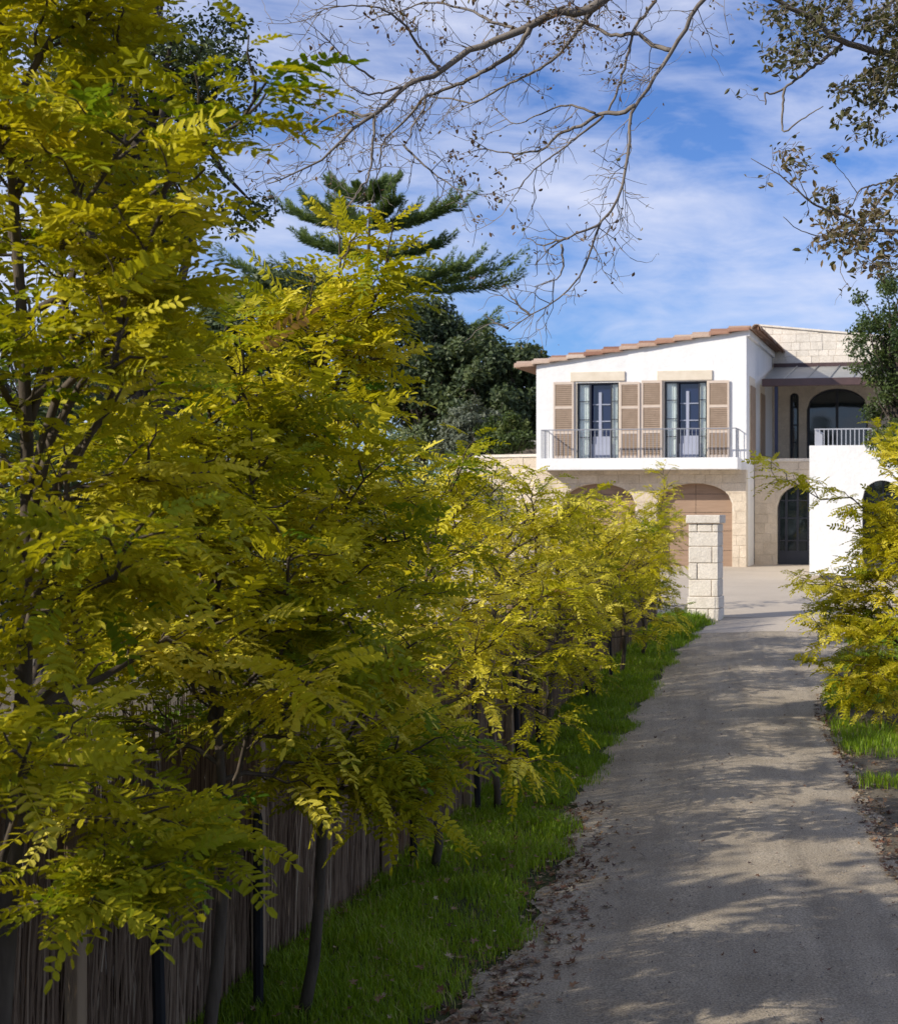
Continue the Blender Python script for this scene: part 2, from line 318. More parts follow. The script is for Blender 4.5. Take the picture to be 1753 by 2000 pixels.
# --- upper stucco wall, gable front, in strips round the two door openings
w = MB(); us = [UL, op[0][0], op[0][1], op[1][0], op[1][1], 0.0]; WT = 0.32
for i in range(5):
    a, b = us[i], us[i + 1]; z0 = z_head if i in (1, 3) else z_sl0
    w.prism_xz([(a, z0), (b, z0), (b, zroof(b)), (a, zroof(a))], 0, WT)
    if i in (1, 3): w.prism_xz([(a, z_sl0), (b, z_sl0), (b, ZF), (a, ZF)], 0.0, WT)
D2 = 6.3
side_z = hz(903, 1472, 1.7)
w.box(-WT, 0, WT, D2, z_sl0, zR - 0.02); w.box(UL, UL + WT, WT, D2, 0, zL - 0.02)
w.box(-0.15, 0, 0.36, 1.7, 0, z_sl0)          # smooth pilaster at the re-entrant corner
w.obj('stucco_wall', 'stucco', house)
# --- lower stone wall with two arched garage openings
def arch_z(a, u):
    ua, ub, zs, zt = a
    k = np.clip((u - (ua + ub) / 2) / ((ub - ua) / 2), -1, 1); return zs + (zt - zs) * np.sqrt(1 - k * k)
def arch_wall(parent, name, u0, u1, z0, z1, arches, y0, y1, mat='mortar'):
    m = MB(); cuts = [u0]
    for a in arches: cuts += list(np.linspace(a[0], a[1], 21))
    cuts = sorted(set(c for c in cuts + [u1] if u0 - 1e-6 <= c <= u1 + 1e-6))
    for a, b in zip(cuts[:-1], cuts[1:]):
        ins = [A for A in arches if A[0] - 1e-6 <= (a + b) / 2 <= A[1] + 1e-6]
        za, zb = (arch_z(ins[0], a), arch_z(ins[0], b)) if ins else (z0, z0)
        if max(za, zb) < z1: m.prism_xz([(a, za), (b, zb), (b, z1), (a, z1)], y0, y1)
    return m.obj(name, mat, parent)
def stones(parent, u0, u1, z0, z1, course, length, yf, arches=(), joint=0.006, mat='limestone', seed=1, ztop=None, depth=0.05):
    rr = random.Random(seed); z = z0; k = 0; n = 0
    while z < z1 - 0.03:
        h = min(course * rr.uniform(0.85, 1.2), z1 - z)
        if z1 - z - h < 0.12: h = z1 - z
        u = u0 - (length * 0.5 if k % 2 else 0)
        while u < u1 - 1e-3:
            L = length * rr.uniform(0.6, 1.4); a, b = max(u, u0) + joint / 2, min(u + L, u1) - joint / 2
            if u1 - b < 0.1: b = u1 - joint / 2
            u = b + joint / 2
            if b - a < 0.04: continue
            zt = z + h - joint / 2; zb = z + joint / 2
            spans = [(a, b)]
            for A in arches:
                lo, hi = A[0], A[1]; ns = []
                if zt > A[3]: cl = None
                else: cl = (A[1] - A[0]) / 2 * math.sqrt(max(0.0, 1 - max(0.0, (zt - A[2]) / (A[3] - A[2])) ** 2))
                mid = (lo + hi) / 2
                for p, q in spans:
                    if cl is None or q < mid - cl or p > mid + cl: ns.append((p, q)); continue
                    if p < mid - cl: ns.append((p, mid - cl - 0.004))
                    if q > mid + cl: ns.append((mid + cl + 0.004, q))
                spans = ns
            for p, q in spans:
                if q - p < 0.05: continue
                cur = [A for A in arches if q > A[0] and p < A[1] and zb < A[3]]
                if cur:
                    s = np.linspace(p, q, 9); low = np.maximum(zb, np.where((s > cur[0][0]) & (s < cur[0][1]), arch_z(cur[0], s), zb))
                    pts = [(float(x), float(y)) for x, y in zip(s, low)] + [(q, zt), (p, zt)]
                else: pts = [(p, zb), (q, zb), (q, zt), (p, zt)]
                if ztop:
                    if ztop(p) <= zb + 0.03 or ztop(q) <= zb + 0.03: continue
                    pts = [(x, min(zz, ztop(x))) for x, zz in pts]
                d = rr.uniform(-0.008, 0.008)
                MB().prism_xz(pts, yf - 0.016 + d, yf + depth).obj('stone', mat, parent, bevel=0.008); n += 1
            if u >= u1 - joint: break
        z += h; k += 1
    return n
g_r = (hu(1281), hu(1429), hz(984), hz(944)); g_l = (hu(1096), hu(1240), hz(984), hz(944))
sw = arch_wall(house, 'stone_wall', UL, 0.0, 0.0, z_sl0, [g_l, g_r], 0.03, 0.36)
stones(sw, UL, 0.0, 0.0, z_sl0, 0.31, 0.50, 0.03, [g_l, g_r], seed=4)
for A in (g_l, g_r):                                     # garage doors, boards with dark joints
    gd = MB().box(A[0] - 0.1, A[1] + 0.1, 0.34, 0.40, 0, A[3] + 0.05).obj('garage_door', 'dark_metal', house)
    zz = [0.0] + [hz(v) for v in (1075, 1037, 1001, 965)] + [A[3] + 0.05]
    um = (A[0] + A[1]) / 2
    for z0, z1 in zip(zz[:-1], zz[1:]):
        for a, b in ((A[0] - 0.1, um), (um, A[1] + 0.1)):
            MB().box(a + 0.006, b - 0.006, 0.315, 0.345, z0 + 0.007, z1 - 0.007).obj('panel', 'garage', gd)
# --- balcony
bl, br = hu(1052, -0.75), hu(1440, -0.75)
bal = MB().box(bl, br, -0.75, -0.003, z_sl0, z_sl1).obj('balcony', 'stucco', house, bevel=0.01)
rail_z = hz(836, 1440, -0.72)
MB().box(bl + 0.06, br - 0.05, -0.745, -0.705, rail_z - 0.015, rail_z + 0.015).obj('handrail', 'rail_grey', bal)
for ue in (bl + 0.06, br - 0.07): MB().box(ue, ue + 0.02, -0.705, -0.004, rail_z - 0.015, rail_z + 0.015).obj('handrail', 'rail_grey', bal)
bm_ = MB().box(-0.008, 0.008, -0.008, 0.008, ZF + 0.003, rail_z - 0.016).mesh('baluster', 'rail_grey')
nb = 50
for i in range(nb + 1): link('baluster', bm_, bal, (bl + 0.07 + (br - bl - 0.13) * i / nb, -0.725, 0))
for ue in (bl + 0.07, br - 0.06):
    for i in range(1, 6): link('baluster', bm_, bal, (ue, -0.725 + 0.12 * i, 0))
# --- French doors in the openings
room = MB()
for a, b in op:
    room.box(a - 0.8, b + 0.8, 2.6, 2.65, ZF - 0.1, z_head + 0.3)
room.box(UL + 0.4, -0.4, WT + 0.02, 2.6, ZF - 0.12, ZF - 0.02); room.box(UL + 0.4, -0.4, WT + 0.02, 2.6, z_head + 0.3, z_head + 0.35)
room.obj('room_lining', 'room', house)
for a, b in op:
    W = b - a
    fr = MB()
    y0, y1 = 0.07, 0.12
    for x0, x1 in ((a, a + 0.05), (b - 0.05, b), (a + 0.28 * W, a + 0.28 * W + 0.06), (a + 0.79 * W, a + 0.79 * W + 0.045)): fr.box(x0, x1, y0, y1, ZF, z_head)
    fr.box(a + 0.05, b - 0.05, y0 - 0.003, y1 + 0.003, z_head - 0.05, z_head); fr.box(a + 0.05, b - 0.05, y0 - 0.003, y1 + 0.003, ZF, ZF + 0.04)
    win = fr.obj('window', 'dark_metal', house)
    hgt = z_head - ZF
    bars = MB()
    for x0, x1 in ((a + 0.05, a + 0.28 * W), (a + 0.79 * W + 0.045, b - 0.05)):
        for t in (0.29, 0.52, 0.76): bars.box(x0, x1, y0 + 0.01, y1 - 0.01, ZF + hgt * t - 0.011, ZF + hgt * t + 0.011)
        MB().box(x0, x1, y0 + 0.025, y0 + 0.03, ZF + 0.04, z_head - 0.05).obj('pane', 'glass', win)
        c = MB(); xs_ = np.linspace(x0 - 0.02, x1 + 0.02, 25); yy = 0.165 + 0.02 * np.sin(np.arange(25) * 1.3)
        V = np.array([(x, y, z) for z in (ZF + 0.02, z_head) for x, y in zip(xs_, yy)])
        c.add(V, np.array([(i, i + 1, 26 + i, 25 + i) for i in range(24)])).obj('curtain', 'curtain', win, smooth=True)
    bars.obj('glazing_bar', 'dark_metal', win)
    c0, c1 = a + 0.28 * W + 0.06, a + 0.79 * W; cm = c0 + 0.42 * (c1 - c0)
    lf = MB(); zt = z_head - 0.28; y0, y1 = 0.18, 0.22
    lf.box(cm - 0.045, cm + 0.045, y0, y1, ZF, zt)
    for x0, x1 in ((c0 + 0.02, cm - 0.045), (cm + 0.045, c1 + 0.1)):
        for t in (0.50, 0.72): lf.box(x0, x1, y0 + 0.004, y1 - 0.004, ZF + hgt * t - 0.015, ZF + hgt * t + 0.015)
        lf.box(x0, x1, y0 + 0.004, y1 - 0.004, ZF, ZF + 0.30 * hgt)
    lf.box(c0 - 0.1, c1 + 0.45 * (b - c1), y0 - 0.02, y0 - 0.006, ZF, ZF + 0.20 * hgt)
    lf.obj('door_leaf', 'door_grey', win)
    MB().box(c0 - 0.1, c1 + 0.1, y1 + 0.005, y1 + 0.01, ZF, z_head).obj('pane', 'glass_navy', win)
    MB().box(a - 0.055, a, -0.012, WT, ZF, z_head).obj('jamb', 'lintel', win); MB().box(b, b + 0.03, -0.012, WT, ZF, z_head).obj('jamb', 'lintel', win)
for x0, x1, y0, y1 in ((1114, 1220.5, 727, 745.5), (1283, 1391, 724.5, 744)):
    MB().box(hu(x0), hu(x1), -0.05, 0.03, hz(y1, x0), hz(y0, x0)).obj('lintel', 'lintel', house, bevel=0.012)
# --- louvred shutters
for (x0, x1) in ((1081.5, 1121), (1210.5, 1249.5), (1253, 1293), (1382, 1424)):
    a, b = hu(x0), hu(x1); za, zb = ZF + 0.03, hz(746.5 if x0 < 1250 else 743.5, x0); s = MB(); ya, yb = -0.075, -0.035
    sw_ = 0.055; s.box(a, a + sw_, ya, yb, za, zb); s.box(b - sw_, b, ya, yb, za, zb)
    rz_ = [za, za + (zb - za) * 0.335, za + (zb - za) * 0.665, zb]
    for i, zc in enumerate(rz_):
        z0, z1 = (zc, zc + 0.07) if i == 0 else (zc - 0.08, zc) if i == 3 else (zc - 0.04, zc + 0.04)
        s.box(a + sw_, b - sw_, ya + 0.002, yb - 0.002, z0, z1)
    sh = s.obj('shutter', 'shutter', house)
    MB().box(a + 0.1, b - 0.1, -0.034, 0.002, (za + zb) / 2 - 0.03, (za + zb) / 2 + 0.03).obj('hinge', 'dark_metal', sh)
    for i in range(3):
        p0 = rz_[i] + (0.07 if i == 0 else 0.04); p1 = rz_[i + 1] - (0.08 if i == 2 else 0.04); lv = MB(); n = 11
        for k in range(n):
            zc = p0 + (p1 - p0) * (k + 0.5) / n; hh = (p1 - p0) / n * 0.46
            lv.add([(a + sw_, ya + 0.006, zc - hh), (b - sw_, ya + 0.006, zc - hh), (b - sw_, yb - 0.006, zc + hh), (a + sw_, yb - 0.006, zc + hh),
                    (a + sw_, ya + 0.006, zc - hh + 0.009), (b - sw_, ya + 0.006, zc - hh + 0.009), (b - sw_, yb - 0.006, zc + hh + 0.009), (a + sw_, yb - 0.006, zc + hh + 0.009)],
                   np.array([(0, 1, 2, 3), (7, 6, 5, 4), (0, 4, 5, 1), (1, 5, 6, 2), (2, 6, 7, 3), (3, 7, 4, 0)]))
        lv.obj('louvre', 'louvre', sh, kind='stuff')
# --- side windows of the gable block (closed brown shutters in stone surrounds)
for c0, c1, zt in ((0.75, 1.75, hz(755, 1467, 1.2)), (3.15, 4.1, hz(770, 1486, 3.6))):
    fr = MB().box(0.002, 0.012, c0 - 0.12, c1 + 0.12, ZF, zt + 0.28).obj('window', 'lintel', house)
    MB().box(0.013, 0.05, c0, c1, ZF + 0.01, zt).obj('shutter_leaf', 'louvre', fr)
# --- roof: deck, soffit, barrel tiles
sl = (zR - zL) / (0 - UL); ang = math.atan(sl); ca, sa = math.cos(ang), math.sin(ang)
uA, uB = hu(1003, -0.14), hu(1478, -0.14); YA, YB = -0.14, 7.0
def rp(u, dz): return (u, zroof(u) + dz)
roof = MB().prism_xz([rp(uA, 0.02), rp(uB, 0.02), rp(uB, 0.10), rp(uA, 0.10)], 0.06, YB).obj('roof', 'soffit', house)
MB().box(0.0, 0.10, 0.0, D2, zR - 0.16, zR + 0.02).obj('cornice', 'stucco', roof)
MB().prism_xz([rp(uB + 0.003, -0.05), (uB + 0.035, zroof(uB) - 0.05), (uB + 0.035, zroof(uB) + 0.12), rp(uB + 0.003, 0.12)], YA + 0.05, YB).obj('fascia', 'soffit', roof)
def barrel(L, r0, r1, n=7, th=0.016):
    V = []; a = np.linspace(0, math.pi, n)
    for x, r in ((0, r0), (L, r1)):
        for rr in (r, r - th): V += [(x, -rr * math.cos(t), rr * math.sin(t)) for t in a]
    Q = []
    for i in range(n - 1):
        Q += [(i, i + 1, 2 * n + i + 1, 2 * n + i), (n + i + 1, n + i, 3 * n + i, 3 * n + i + 1), (i + 1, i, n + i, n + i + 1), (2 * n + i, 2 * n + i + 1, 3 * n + i + 1, 3 * n + i)]
    Q += [(0, 2 * n, 3 * n, n), (n - 1, 2 * n - 1, 4 * n - 1, 3 * n - 1)]
    return np.array(V), np.array(Q)
TL, EX = 0.66, 0.56; tV, tQ = barrel(TL, 0.148, 0.105, 9)
tm = MB().add(tV, tQ).mesh('tile', 'tile', smooth=False)
ncourse = int((uB - uA) / ca / EX) + 1; rest = MB(); rtile = random.Random(5)
for c in range(28):
    for k in range(ncourse):
        u0 = uA + k * EX * ca; zz = zroof(u0) + (0.105 if c else 0.02)
        if u0 + 0.5 > uB + 0.05: continue
        y = YA + 0.13 + c * 0.25; til = -ang + 0.075
        if c < 6:
            o = link('tile', tm, roof, (u0, y + rtile.uniform(-0.008, 0.008), zz + rtile.uniform(-0.004, 0.006))); o.rotation_euler = (rtile.uniform(-0.04, 0.04), til, rtile.uniform(-0.02, 0.02))
        else:
            Rm = np.array(Matrix.Rotation(til, 3, 'Y')); rest.add(tV @ Rm.T + (u0, y, zz), tQ)
rest.obj('tile_field', 'tile', roof, kind='stuff')
cm_ = MB().add(*barrel(0.5, 0.15, 0.125, 9)).mesh('ridge_tile', 'tile')
for k in range(16):
    o = link('ridge_tile', cm_, roof, (uB - 0.03, YA - 0.02 + k * 0.44, zroof(uB) - 0.03 + 0.01 * (k % 2))); o.rotation_euler = (0, 0.02, R(90))
# --- recessed wall with the arched entrance, and the terrace edge above it
C1 = 1.7; e0, e1 = 0.012, hu(1640, C1); ent = (hu(1516, C1), hu(1640, C1), hz(990, 1520, C1), hz(944, 1575, C1)); z_te = hz(901, 1530, C1)
ew = arch_wall(house, 'entrance_wall', e0, e1 + 1.2, 0.0, z_te, [ent], C1 + 0.03, C1 + 0.4)
stones(ew, e0, e1 + 1.2, 0.0, z_te - 0.02, 0.33, 0.62, C1 + 0.03, [ent], seed=9)
MB().box(e0, e1 + 1.2, C1 - 0.02, C1 + 0.4, z_te, z_te + 0.09).obj('terrace_edge', 'limestone_pale', house)
MB().box(e0, 9.0, C1 + 0.4, D2, z_te - 0.05, z_te + 0.07).obj('terrace_floor', 'limestone', house)
dr = MB().box(ent[0], ent[1], C1 + 0.33, C1 + 0.36, 0, ent[3]).obj('door', 'glass_dark', house)
f = MB(); dw = ent[1] - ent[0]
for t in (0.0, 0.12, 0.30, 0.47, 0.62, 0.97): f.box(ent[0] + t * dw, ent[0] + t * dw + 0.07, C1 + 0.28, C1 + 0.335, 0, ent[3])
for z in (0.0, 0.75, 1.45, 2.0): f.box(ent[0], ent[1], C1 + 0.285, C1 + 0.332, z, z + (0.45 if z == 0 else 0.04))
f.box(ent[0] + 0.47 * dw, ent[1], C1 + 0.275, C1 + 0.33, 0, ent[3])
f.obj('door_frame', 'dark_metal', dr)
# --- upper main wall of limestone behind the terrace
C2 = D2; mu1 = hu(1810, C2)
zt0, zt1 = H(1497, 638, C2)[1], H(1645, 651, C2)[1]; ut0, ut1 = hu(1497, C2), hu(1645, C2)
def ztop(u): return zt0 + (zt1 - zt0) * (u - ut0) / (ut1 - ut0)
bw = (hu(1574, C2), hu(1694, C2), hz(800, 1574, C2), hz(758, 1634, C2)); nw = (hu(1541, C2), hu(1559, C2), hz(775, 1541, C2), hz(767, 1550, C2))
mwall = arch_wall(house, 'main_wall', 0.003, mu1, z_te, hz(752, 1600, C2), [nw, bw], C2 + 0.03, C2 + 0.4, 'limestone')
MB().prism_xz([(-0.5, hz(752, 1600, C2) - 0.004), (mu1, hz(752, 1600, C2) - 0.004), (mu1, ztop(mu1)), (-0.5, ztop(-0.5))], C2 + 0.032, C2 + 0.4).obj('upper_wall', 'mortar', house)
MB().prism_xz([(-0.5, ztop(-0.5) + 0.003), (mu1, ztop(mu1) + 0.003), (mu1, ztop(mu1) + 0.06), (-0.5, ztop(-0.5) + 0.06)], C2 - 0.04, C2 + 0.45).obj('coping', 'limestone_pale', house)
stones(mwall, -0.4, mu1, hz(752, 1600, C2) + 0.0, ztop(-0.4), 0.24, 0.40, C2 + 0.03, mat='limestone_pale', seed=21, ztop=ztop)
for A, mull in ((bw, (0.0, 0.47, 0.97)), (nw, (0.0, 0.72))):
    g = MB().box(A[0], A[1], C2 + 0.30, C2 + 0.32, z_te + 0.07, A[3]).obj('window', 'glass_dark', house)
    f = MB(); wd = A[1] - A[0]
    for t in mull: f.box(A[0] + t * wd, A[0] + t * wd + 0.085, C2 + 0.24, C2 + 0.298, z_te + 0.07, A[3])
    f.box(A[0], A[1], C2 + 0.245, C2 + 0.296, z_te + 0.075, z_te + 0.15)
    if wd < 1:
        for z in (0.8, 1.4, 2.0): f.box(A[0], A[1], C2 + 0.25, C2 + 0.295, z_te + z, z_te + z + 0.04)
    f.obj('window_frame', 'dark_metal', g)
    a_s = np.linspace(A[0], A[1], 17); rim = MB()
    for p, q in zip(a_s[:-1], a_s[1:]): rim.prism_xz([(p, arch_z(A, p) - 0.07), (q, arch_z(A, q) - 0.07), (q, arch_z(A, q) + 0.02), (p, arch_z(A, p) + 0.02)], C2 + 0.235, C2 + 0.30)
    rim.obj('window_head', 'dark_metal', g)
# --- metal veranda roof on a navy post
vx0, vx1 = hu(1490, 2.0), mu1; zfa, zfb = hz(755, 1520, 2.0), hz(743, 1520, 2.0); ztv = hz(717, 1520, C2)
ver = MB().add([(vx0, 1.95, zfb), (vx1, 1.95, zfb), (vx1, C2 - 0.02, ztv), (0.06, C2 - 0.02, ztv), (vx0, 1.95, zfb - 0.04), (vx1, 1.95, zfb - 0.04), (vx1, C2 - 0.02, ztv - 0.04), (0.06, C2 - 0.02, ztv - 0.04)],
               np.array([(0, 1, 2, 3), (7, 6, 5, 4), (0, 4, 5, 1), (1, 5, 6, 2), (2, 6, 7, 3), (3, 7, 4, 0)])).obj('veranda_roof', 'zinc', house)
MB().box(vx0 - 0.03, vx1, 1.86, 1.948, zfa, zfb + 0.05).obj('gutter', 'maroon', ver, bevel=0.02)
MB().box(0.06, vx1, C2 - 0.09, C2 - 0.012, ztv - 0.02, ztv + 0.12).obj('flashing', 'maroon', ver)
for k in range(1, 9):
    u = vx0 + 0.72 * k - 0.1
    if u < vx1: MB().tube([(u, 1.96, zfb + 0.012), (u, C2 - 0.1, ztv + 0.01)], 0.024, 4).obj('seam', 'zinc', ver)
pu = hu(1515.5, 2.0)
MB().box(pu - 0.05, pu + 0.05, 1.95, 2.05, z_te + 0.09, zfa - 0.002).obj('post', 'navy', ver)
# --- white terrace block standing forward on the right, with its railing and arched window
CB = -5.0; b0, b1 = hu(1580, CB), hu(1830, CB); zb1 = hz(870, 1600, CB)
bwn = (hu(1683, CB), hu(1760, CB), hz(975, 1700, CB), hz(938, 1720, CB))
blk = arch_wall(house, 'terrace_block', b0, b1, 0.0, zb1, [bwn], CB, CB + 0.35, 'stucco')
# dark glazing behind, block top and side
MB().box(b0, b1, CB + 0.353, C1 - 0.03, zb1 - 0.25, zb1 - 0.003).obj('terrace_slab', 'stucco', blk)
MB().box(b0 + 0.002, b0 + 0.3, CB + 0.353, C1 - 0.03, 0, zb1 - 0.254).obj('side_wall', 'stucco', blk)
g = MB().box(bwn[0] - 0.05, bwn[1] + 0.05, CB + 0.30, CB + 0.33, 0.5, bwn[3] + 0.02).obj('window', 'glass_dark', blk)
f = MB()
for t in (0.0, 0.24, 0.5, 0.74): f.box(bwn[0] + t * (bwn[1] - bwn[0]), bwn[0] + t * (bwn[1] - bwn[0]) + 0.045, CB + 0.26, CB + 0.298, 0.5, bwn[3])
for z in (0.9, 1.5, 2.1): f.box(bwn[0], bwn[1], CB + 0.265, CB + 0.297, z, z + 0.035)
f.obj('glazing_bar', 'dark_metal', blk)
ru0 = hu(1590, CB + 0.15); rzt = hz(838, 1600, CB + 0.15)
MB().box(ru0, b1, CB + 0.13, CB + 0.17, rzt - 0.018, rzt + 0.012).obj('handrail', 'rail_pale', blk)
bmp = MB().box(-0.011, 0.011, -0.02, 0.02, zb1, rzt - 0.019).mesh('baluster', 'rail_pale')
k = 0
while ru0 + 0.02 + 0.115 * k < b1: link('baluster', bmp, blk, (ru0 + 0.02 + 0.115 * k, CB + 0.15, 0)); k += 1
for k in range(1, 12):                                     # railing return along the terrace side
    link('baluster', bmp, blk, (ru0 + 0.02, CB + 0.15 + 0.115 * k * 1.6, 0))
MB().box(ru0, ru0 + 0.04, CB + 0.17, CB + 2.3, rzt - 0.018, rzt + 0.012).obj('handrail', 'rail_pale', blk)
# hidden rear masses so the house is closed
MB().box(UL + 0.01, 0.0, 6.9, 7.2, 0, zL - 0.05).obj('rear_wall', 'stucco', house)

# ------------------------------------------------------------------ gate pillar
gp = G(1373, 1213); gp[2] = gz(gp[1])
pil = thing('gate_pillar', 'pale limestone block gate pillar with flat cap at the end of the verge', 'pillar', gp, -TH)
s = F / gp[1]; hp = 207 / s; pr = random.Random(3)
MB().box(-0.27, 0.27, 0.03, 0.57, 0.0, hp - 0.17).obj('core', 'mortar', pil)
zc = [0.0, 0.235, 0.47, 0.80, 1.12, 1.44, 1.72, hp - 0.165]
for i, (z0, z1) in enumerate(zip(zc[:-1], zc[1:])):
    e = 0.315 if i < 2 else 0.295
    cuts = {0: [-e, -0.13, 0.1, e], 1: [-e, e], 2: [-e, 0.16, e], 3: [-e, -0.12, e], 4: [-e, 0.17, e], 5: [-e, e], 6: [-e, -0.12, 0.17, e]}[i]
    for a, b in zip(cuts[:-1], cuts[1:]):
        d = pr.uniform(-0.008, 0.008)
        MB().box(a + 0.005, b - 0.005, 0.0 + d - (0.02 if i < 2 else 0), 0.60 + (0.02 if i < 2 else 0), z0 + 0.005, z1 - 0.005).obj('block', 'limestone_pale', pil, bevel=0.012)
MB().box(-0.335, 0.335, -0.045, 0.645, hp - 0.16, hp).obj('cap', 'limestone_pale', pil, bevel=0.012)

# ------------------------------------------------------------------ garden wall left of the house
wl0, wl1 = ray(880, 1000, 46.0), ray(1049, 1000, 44.6); ang_w = math.atan2(wl1[1] - wl0[1], wl1[0] - wl0[0]); Lw = math.hypot(wl1[0] - wl0[0], wl1[1] - wl0[1])
gw = thing('garden_wall', 'rough limestone garden wall running up to the white gable', 'wall', (wl0[0], wl0[1], 0.92), ang_w)
hw = CAMZ + (1000 - 893) / F * 45 - 0.92
MB().box(0, Lw, 0.03, 0.4, 0, hw).obj('core', 'mortar', gw)
stones(gw, 0, Lw, 0, hw, 0.32, 0.55, 0.03, seed=33)
MB().box(-0.02, Lw, -0.03, 0.43, hw + 0.002, hw + 0.09).obj('coping', 'limestone_pale', gw)
bk = ray(985, 870, 52.0)
sd = thing('garden_shed', 'low grey shed roof showing behind the garden wall under dark trees', 'shed', (bk[0], bk[1], 0.95))
hs_ = CAMZ + (1000 - 868) / F * 52 - 0.95
MB().box(-1.2, 1.6, 0, 1.8, 0, hs_).obj('wall', 'bark_grey', sd)
MB().prism_xz([(-1.35, hs_ + 0.003), (1.75, hs_ + 0.003), (1.75, hs_ + 0.12), (-1.35, hs_ + 0.26)], -0.15, 1.95).obj('roof', 'zinc', sd)

# ------------------------------------------------------------------ leafy trees and shrubs
def rhomb(w=0.5, fold=0.12):
    """one simple leaf blade, folded along its midrib"""
    V = np.array([(0, 0, 0), (0.30, w * 0.42, fold), (0.68, w * 0.40, fold), (1, 0, -0.04), (0.68, -w * 0.40, fold), (0.30, -w * 0.42, fold), (0.5, 0, 0)], float)
    return V, np.array([(0, 6, 2, 1), (6, 3, 2, 2), (0, 5, 4, 6), (6, 4, 3, 3)][:0] + [(0, 3, 2, 1), (0, 5, 4, 3)])
SIMPLE = [rhomb(0.55, 0.10), rhomb(0.42, 0.05), rhomb(0.65, 0.16)]
NEEDLE = [(np.array([(0, 0, 0), (0.45, 0.09, 0.03), (1, 0, 0), (0.45, -0.09, 0.03)], float), np.array([(0, 3, 2, 1)]))]
QUAD = [(np.array([(0, 0, 0), (0.5, 0.28, 0.06), (1, 0, 0), (0.5, -0.28, 0.06)], float), np.array([(0, 3, 2, 1)]))]
def rand_unit(n, r=rng):
    v = r.normal(size=(n, 3)); return norm(v)
def curve(p0, p1, sag=0.0, wob_=0.05, n=6, r=rng):
    t = np.linspace(0, 1, n)[:, None]; p0 = np.asarray(p0, float); p1 = np.asarray(p1, float); L = np.linalg.norm(p1 - p0)
    P = p0 + (p1 - p0) * t; P[:, 2] += sag * np.sin(t[:, 0] * math.pi)
    P[1:-1] += r.normal(size=(n - 2, 3)) * wob_ * L; return P
def leafy(name, label, cat, base, ells, nleaf, size, mat, bark='bark_dark', trunk_r=0.15, clump=0.55, nclump=60, seed=0, group=None, variants=SIMPLE, shell=0.55, outward=0.5, trunk_to=None, limbs=True, tint_mu=0.5):
    """tree or shrub: trunk with limbs that reach the leaf clumps of a crown made of several lobes"""
    r = np.random.default_rng(seed); base = np.asarray(base, float)
    t = thing(name, label, cat, base, 0, group)
    vol = np.array([e[1][0] * e[1][1] * e[1][2] for e in ells]) ** (2 / 3); pick = r.choice(len(ells), nclump, p=vol / vol.sum())
    C = np.array([e[0] for e in ells], float)[pick]; Rr = np.array([e[1] for e in ells], float)[pick]
    rad = shell + (1 - shell) * r.random(nclump) ** 0.7; dirn = rand_unit(nclump, r); cc = C + dirn * Rr * rad[:, None]
    cl = clump * r.uniform(0.6, 1.35, nclump)
    k = r.choice(nclump, nleaf, p=cl ** 2 / (cl ** 2).sum())
    o = rand_unit(nleaf, r) * (r.random(nleaf) ** 0.45)[:, None] * cl[k][:, None]; o[:, 2] *= 0.75
    pos = cc[k] + o; n_out = norm(o + 0.5 * dirn[k] * outward + rand_unit(nleaf, r) * 0.7 + (0, 0, 0.45)); d = norm(np.cross(n_out, rand_unit(nleaf, r)))
    tn = np.clip(r.normal(tint_mu, 0.16, nleaf) + 0.16 * r.normal(size=nclump)[k], 0, 1)
    mb = MB(); place(mb, variants, pos, d, n_out, size * r.uniform(0.6, 1.3, nleaf), r.integers(0, len(variants), nleaf), tn)
    mb.obj('crown', mat, t, origin=base, kind='stuff')
    if limbs:
        tb = MB(); top = np.array(trunk_to if trunk_to is not None else np.mean([e[0] for e in ells], axis=0)); P = curve(base, top, 0, 0.03, 8, r)
        tb.tube(P, np.linspace(trunk_r, trunk_r * 0.4, 8), 8)
        lb = MB()
        for i in range(0, nclump, 2):
            s_ = P[r.integers(3, 8)]; L = np.linalg.norm(cc[i] - s_); lb.tube(curve(s_, cc[i], 0.08 * L, 0.04, 5, r), np.linspace(trunk_r * 0.32, 0.008, 5), 4, cap=False)
        tb.obj('trunk', bark, t, origin=base, smooth=True); lb.obj('limb', bark, t, origin=base, smooth=True)
    return t
def at(x, y, d):
    p = ray(x, y, d); return p
def gbase(x, d): p = ray(x, 1000, d); p[2] = gz(d); return p
def ell(x, y, d, rx, ry, rz): return (ray(x, y, d), (rx, ry, rz))

leafy('evergreen_tree', 'broad dark tree filling gaps behind the nearest yellow tree', 'tree', gbase(60, 38), [ell(40, 560, 38, 2.0, 2, 2.0), ell(200, 700, 38, 2.2, 2, 2.0), ell(60, 820, 38, 2.4, 2, 1.8), ell(330, 860, 38, 1.8, 2, 1.4)], 11000, 0.18, 'green_dark', nclump=90, clump=0.6, seed=9, trunk_r=0.25, group='trees behind the house')
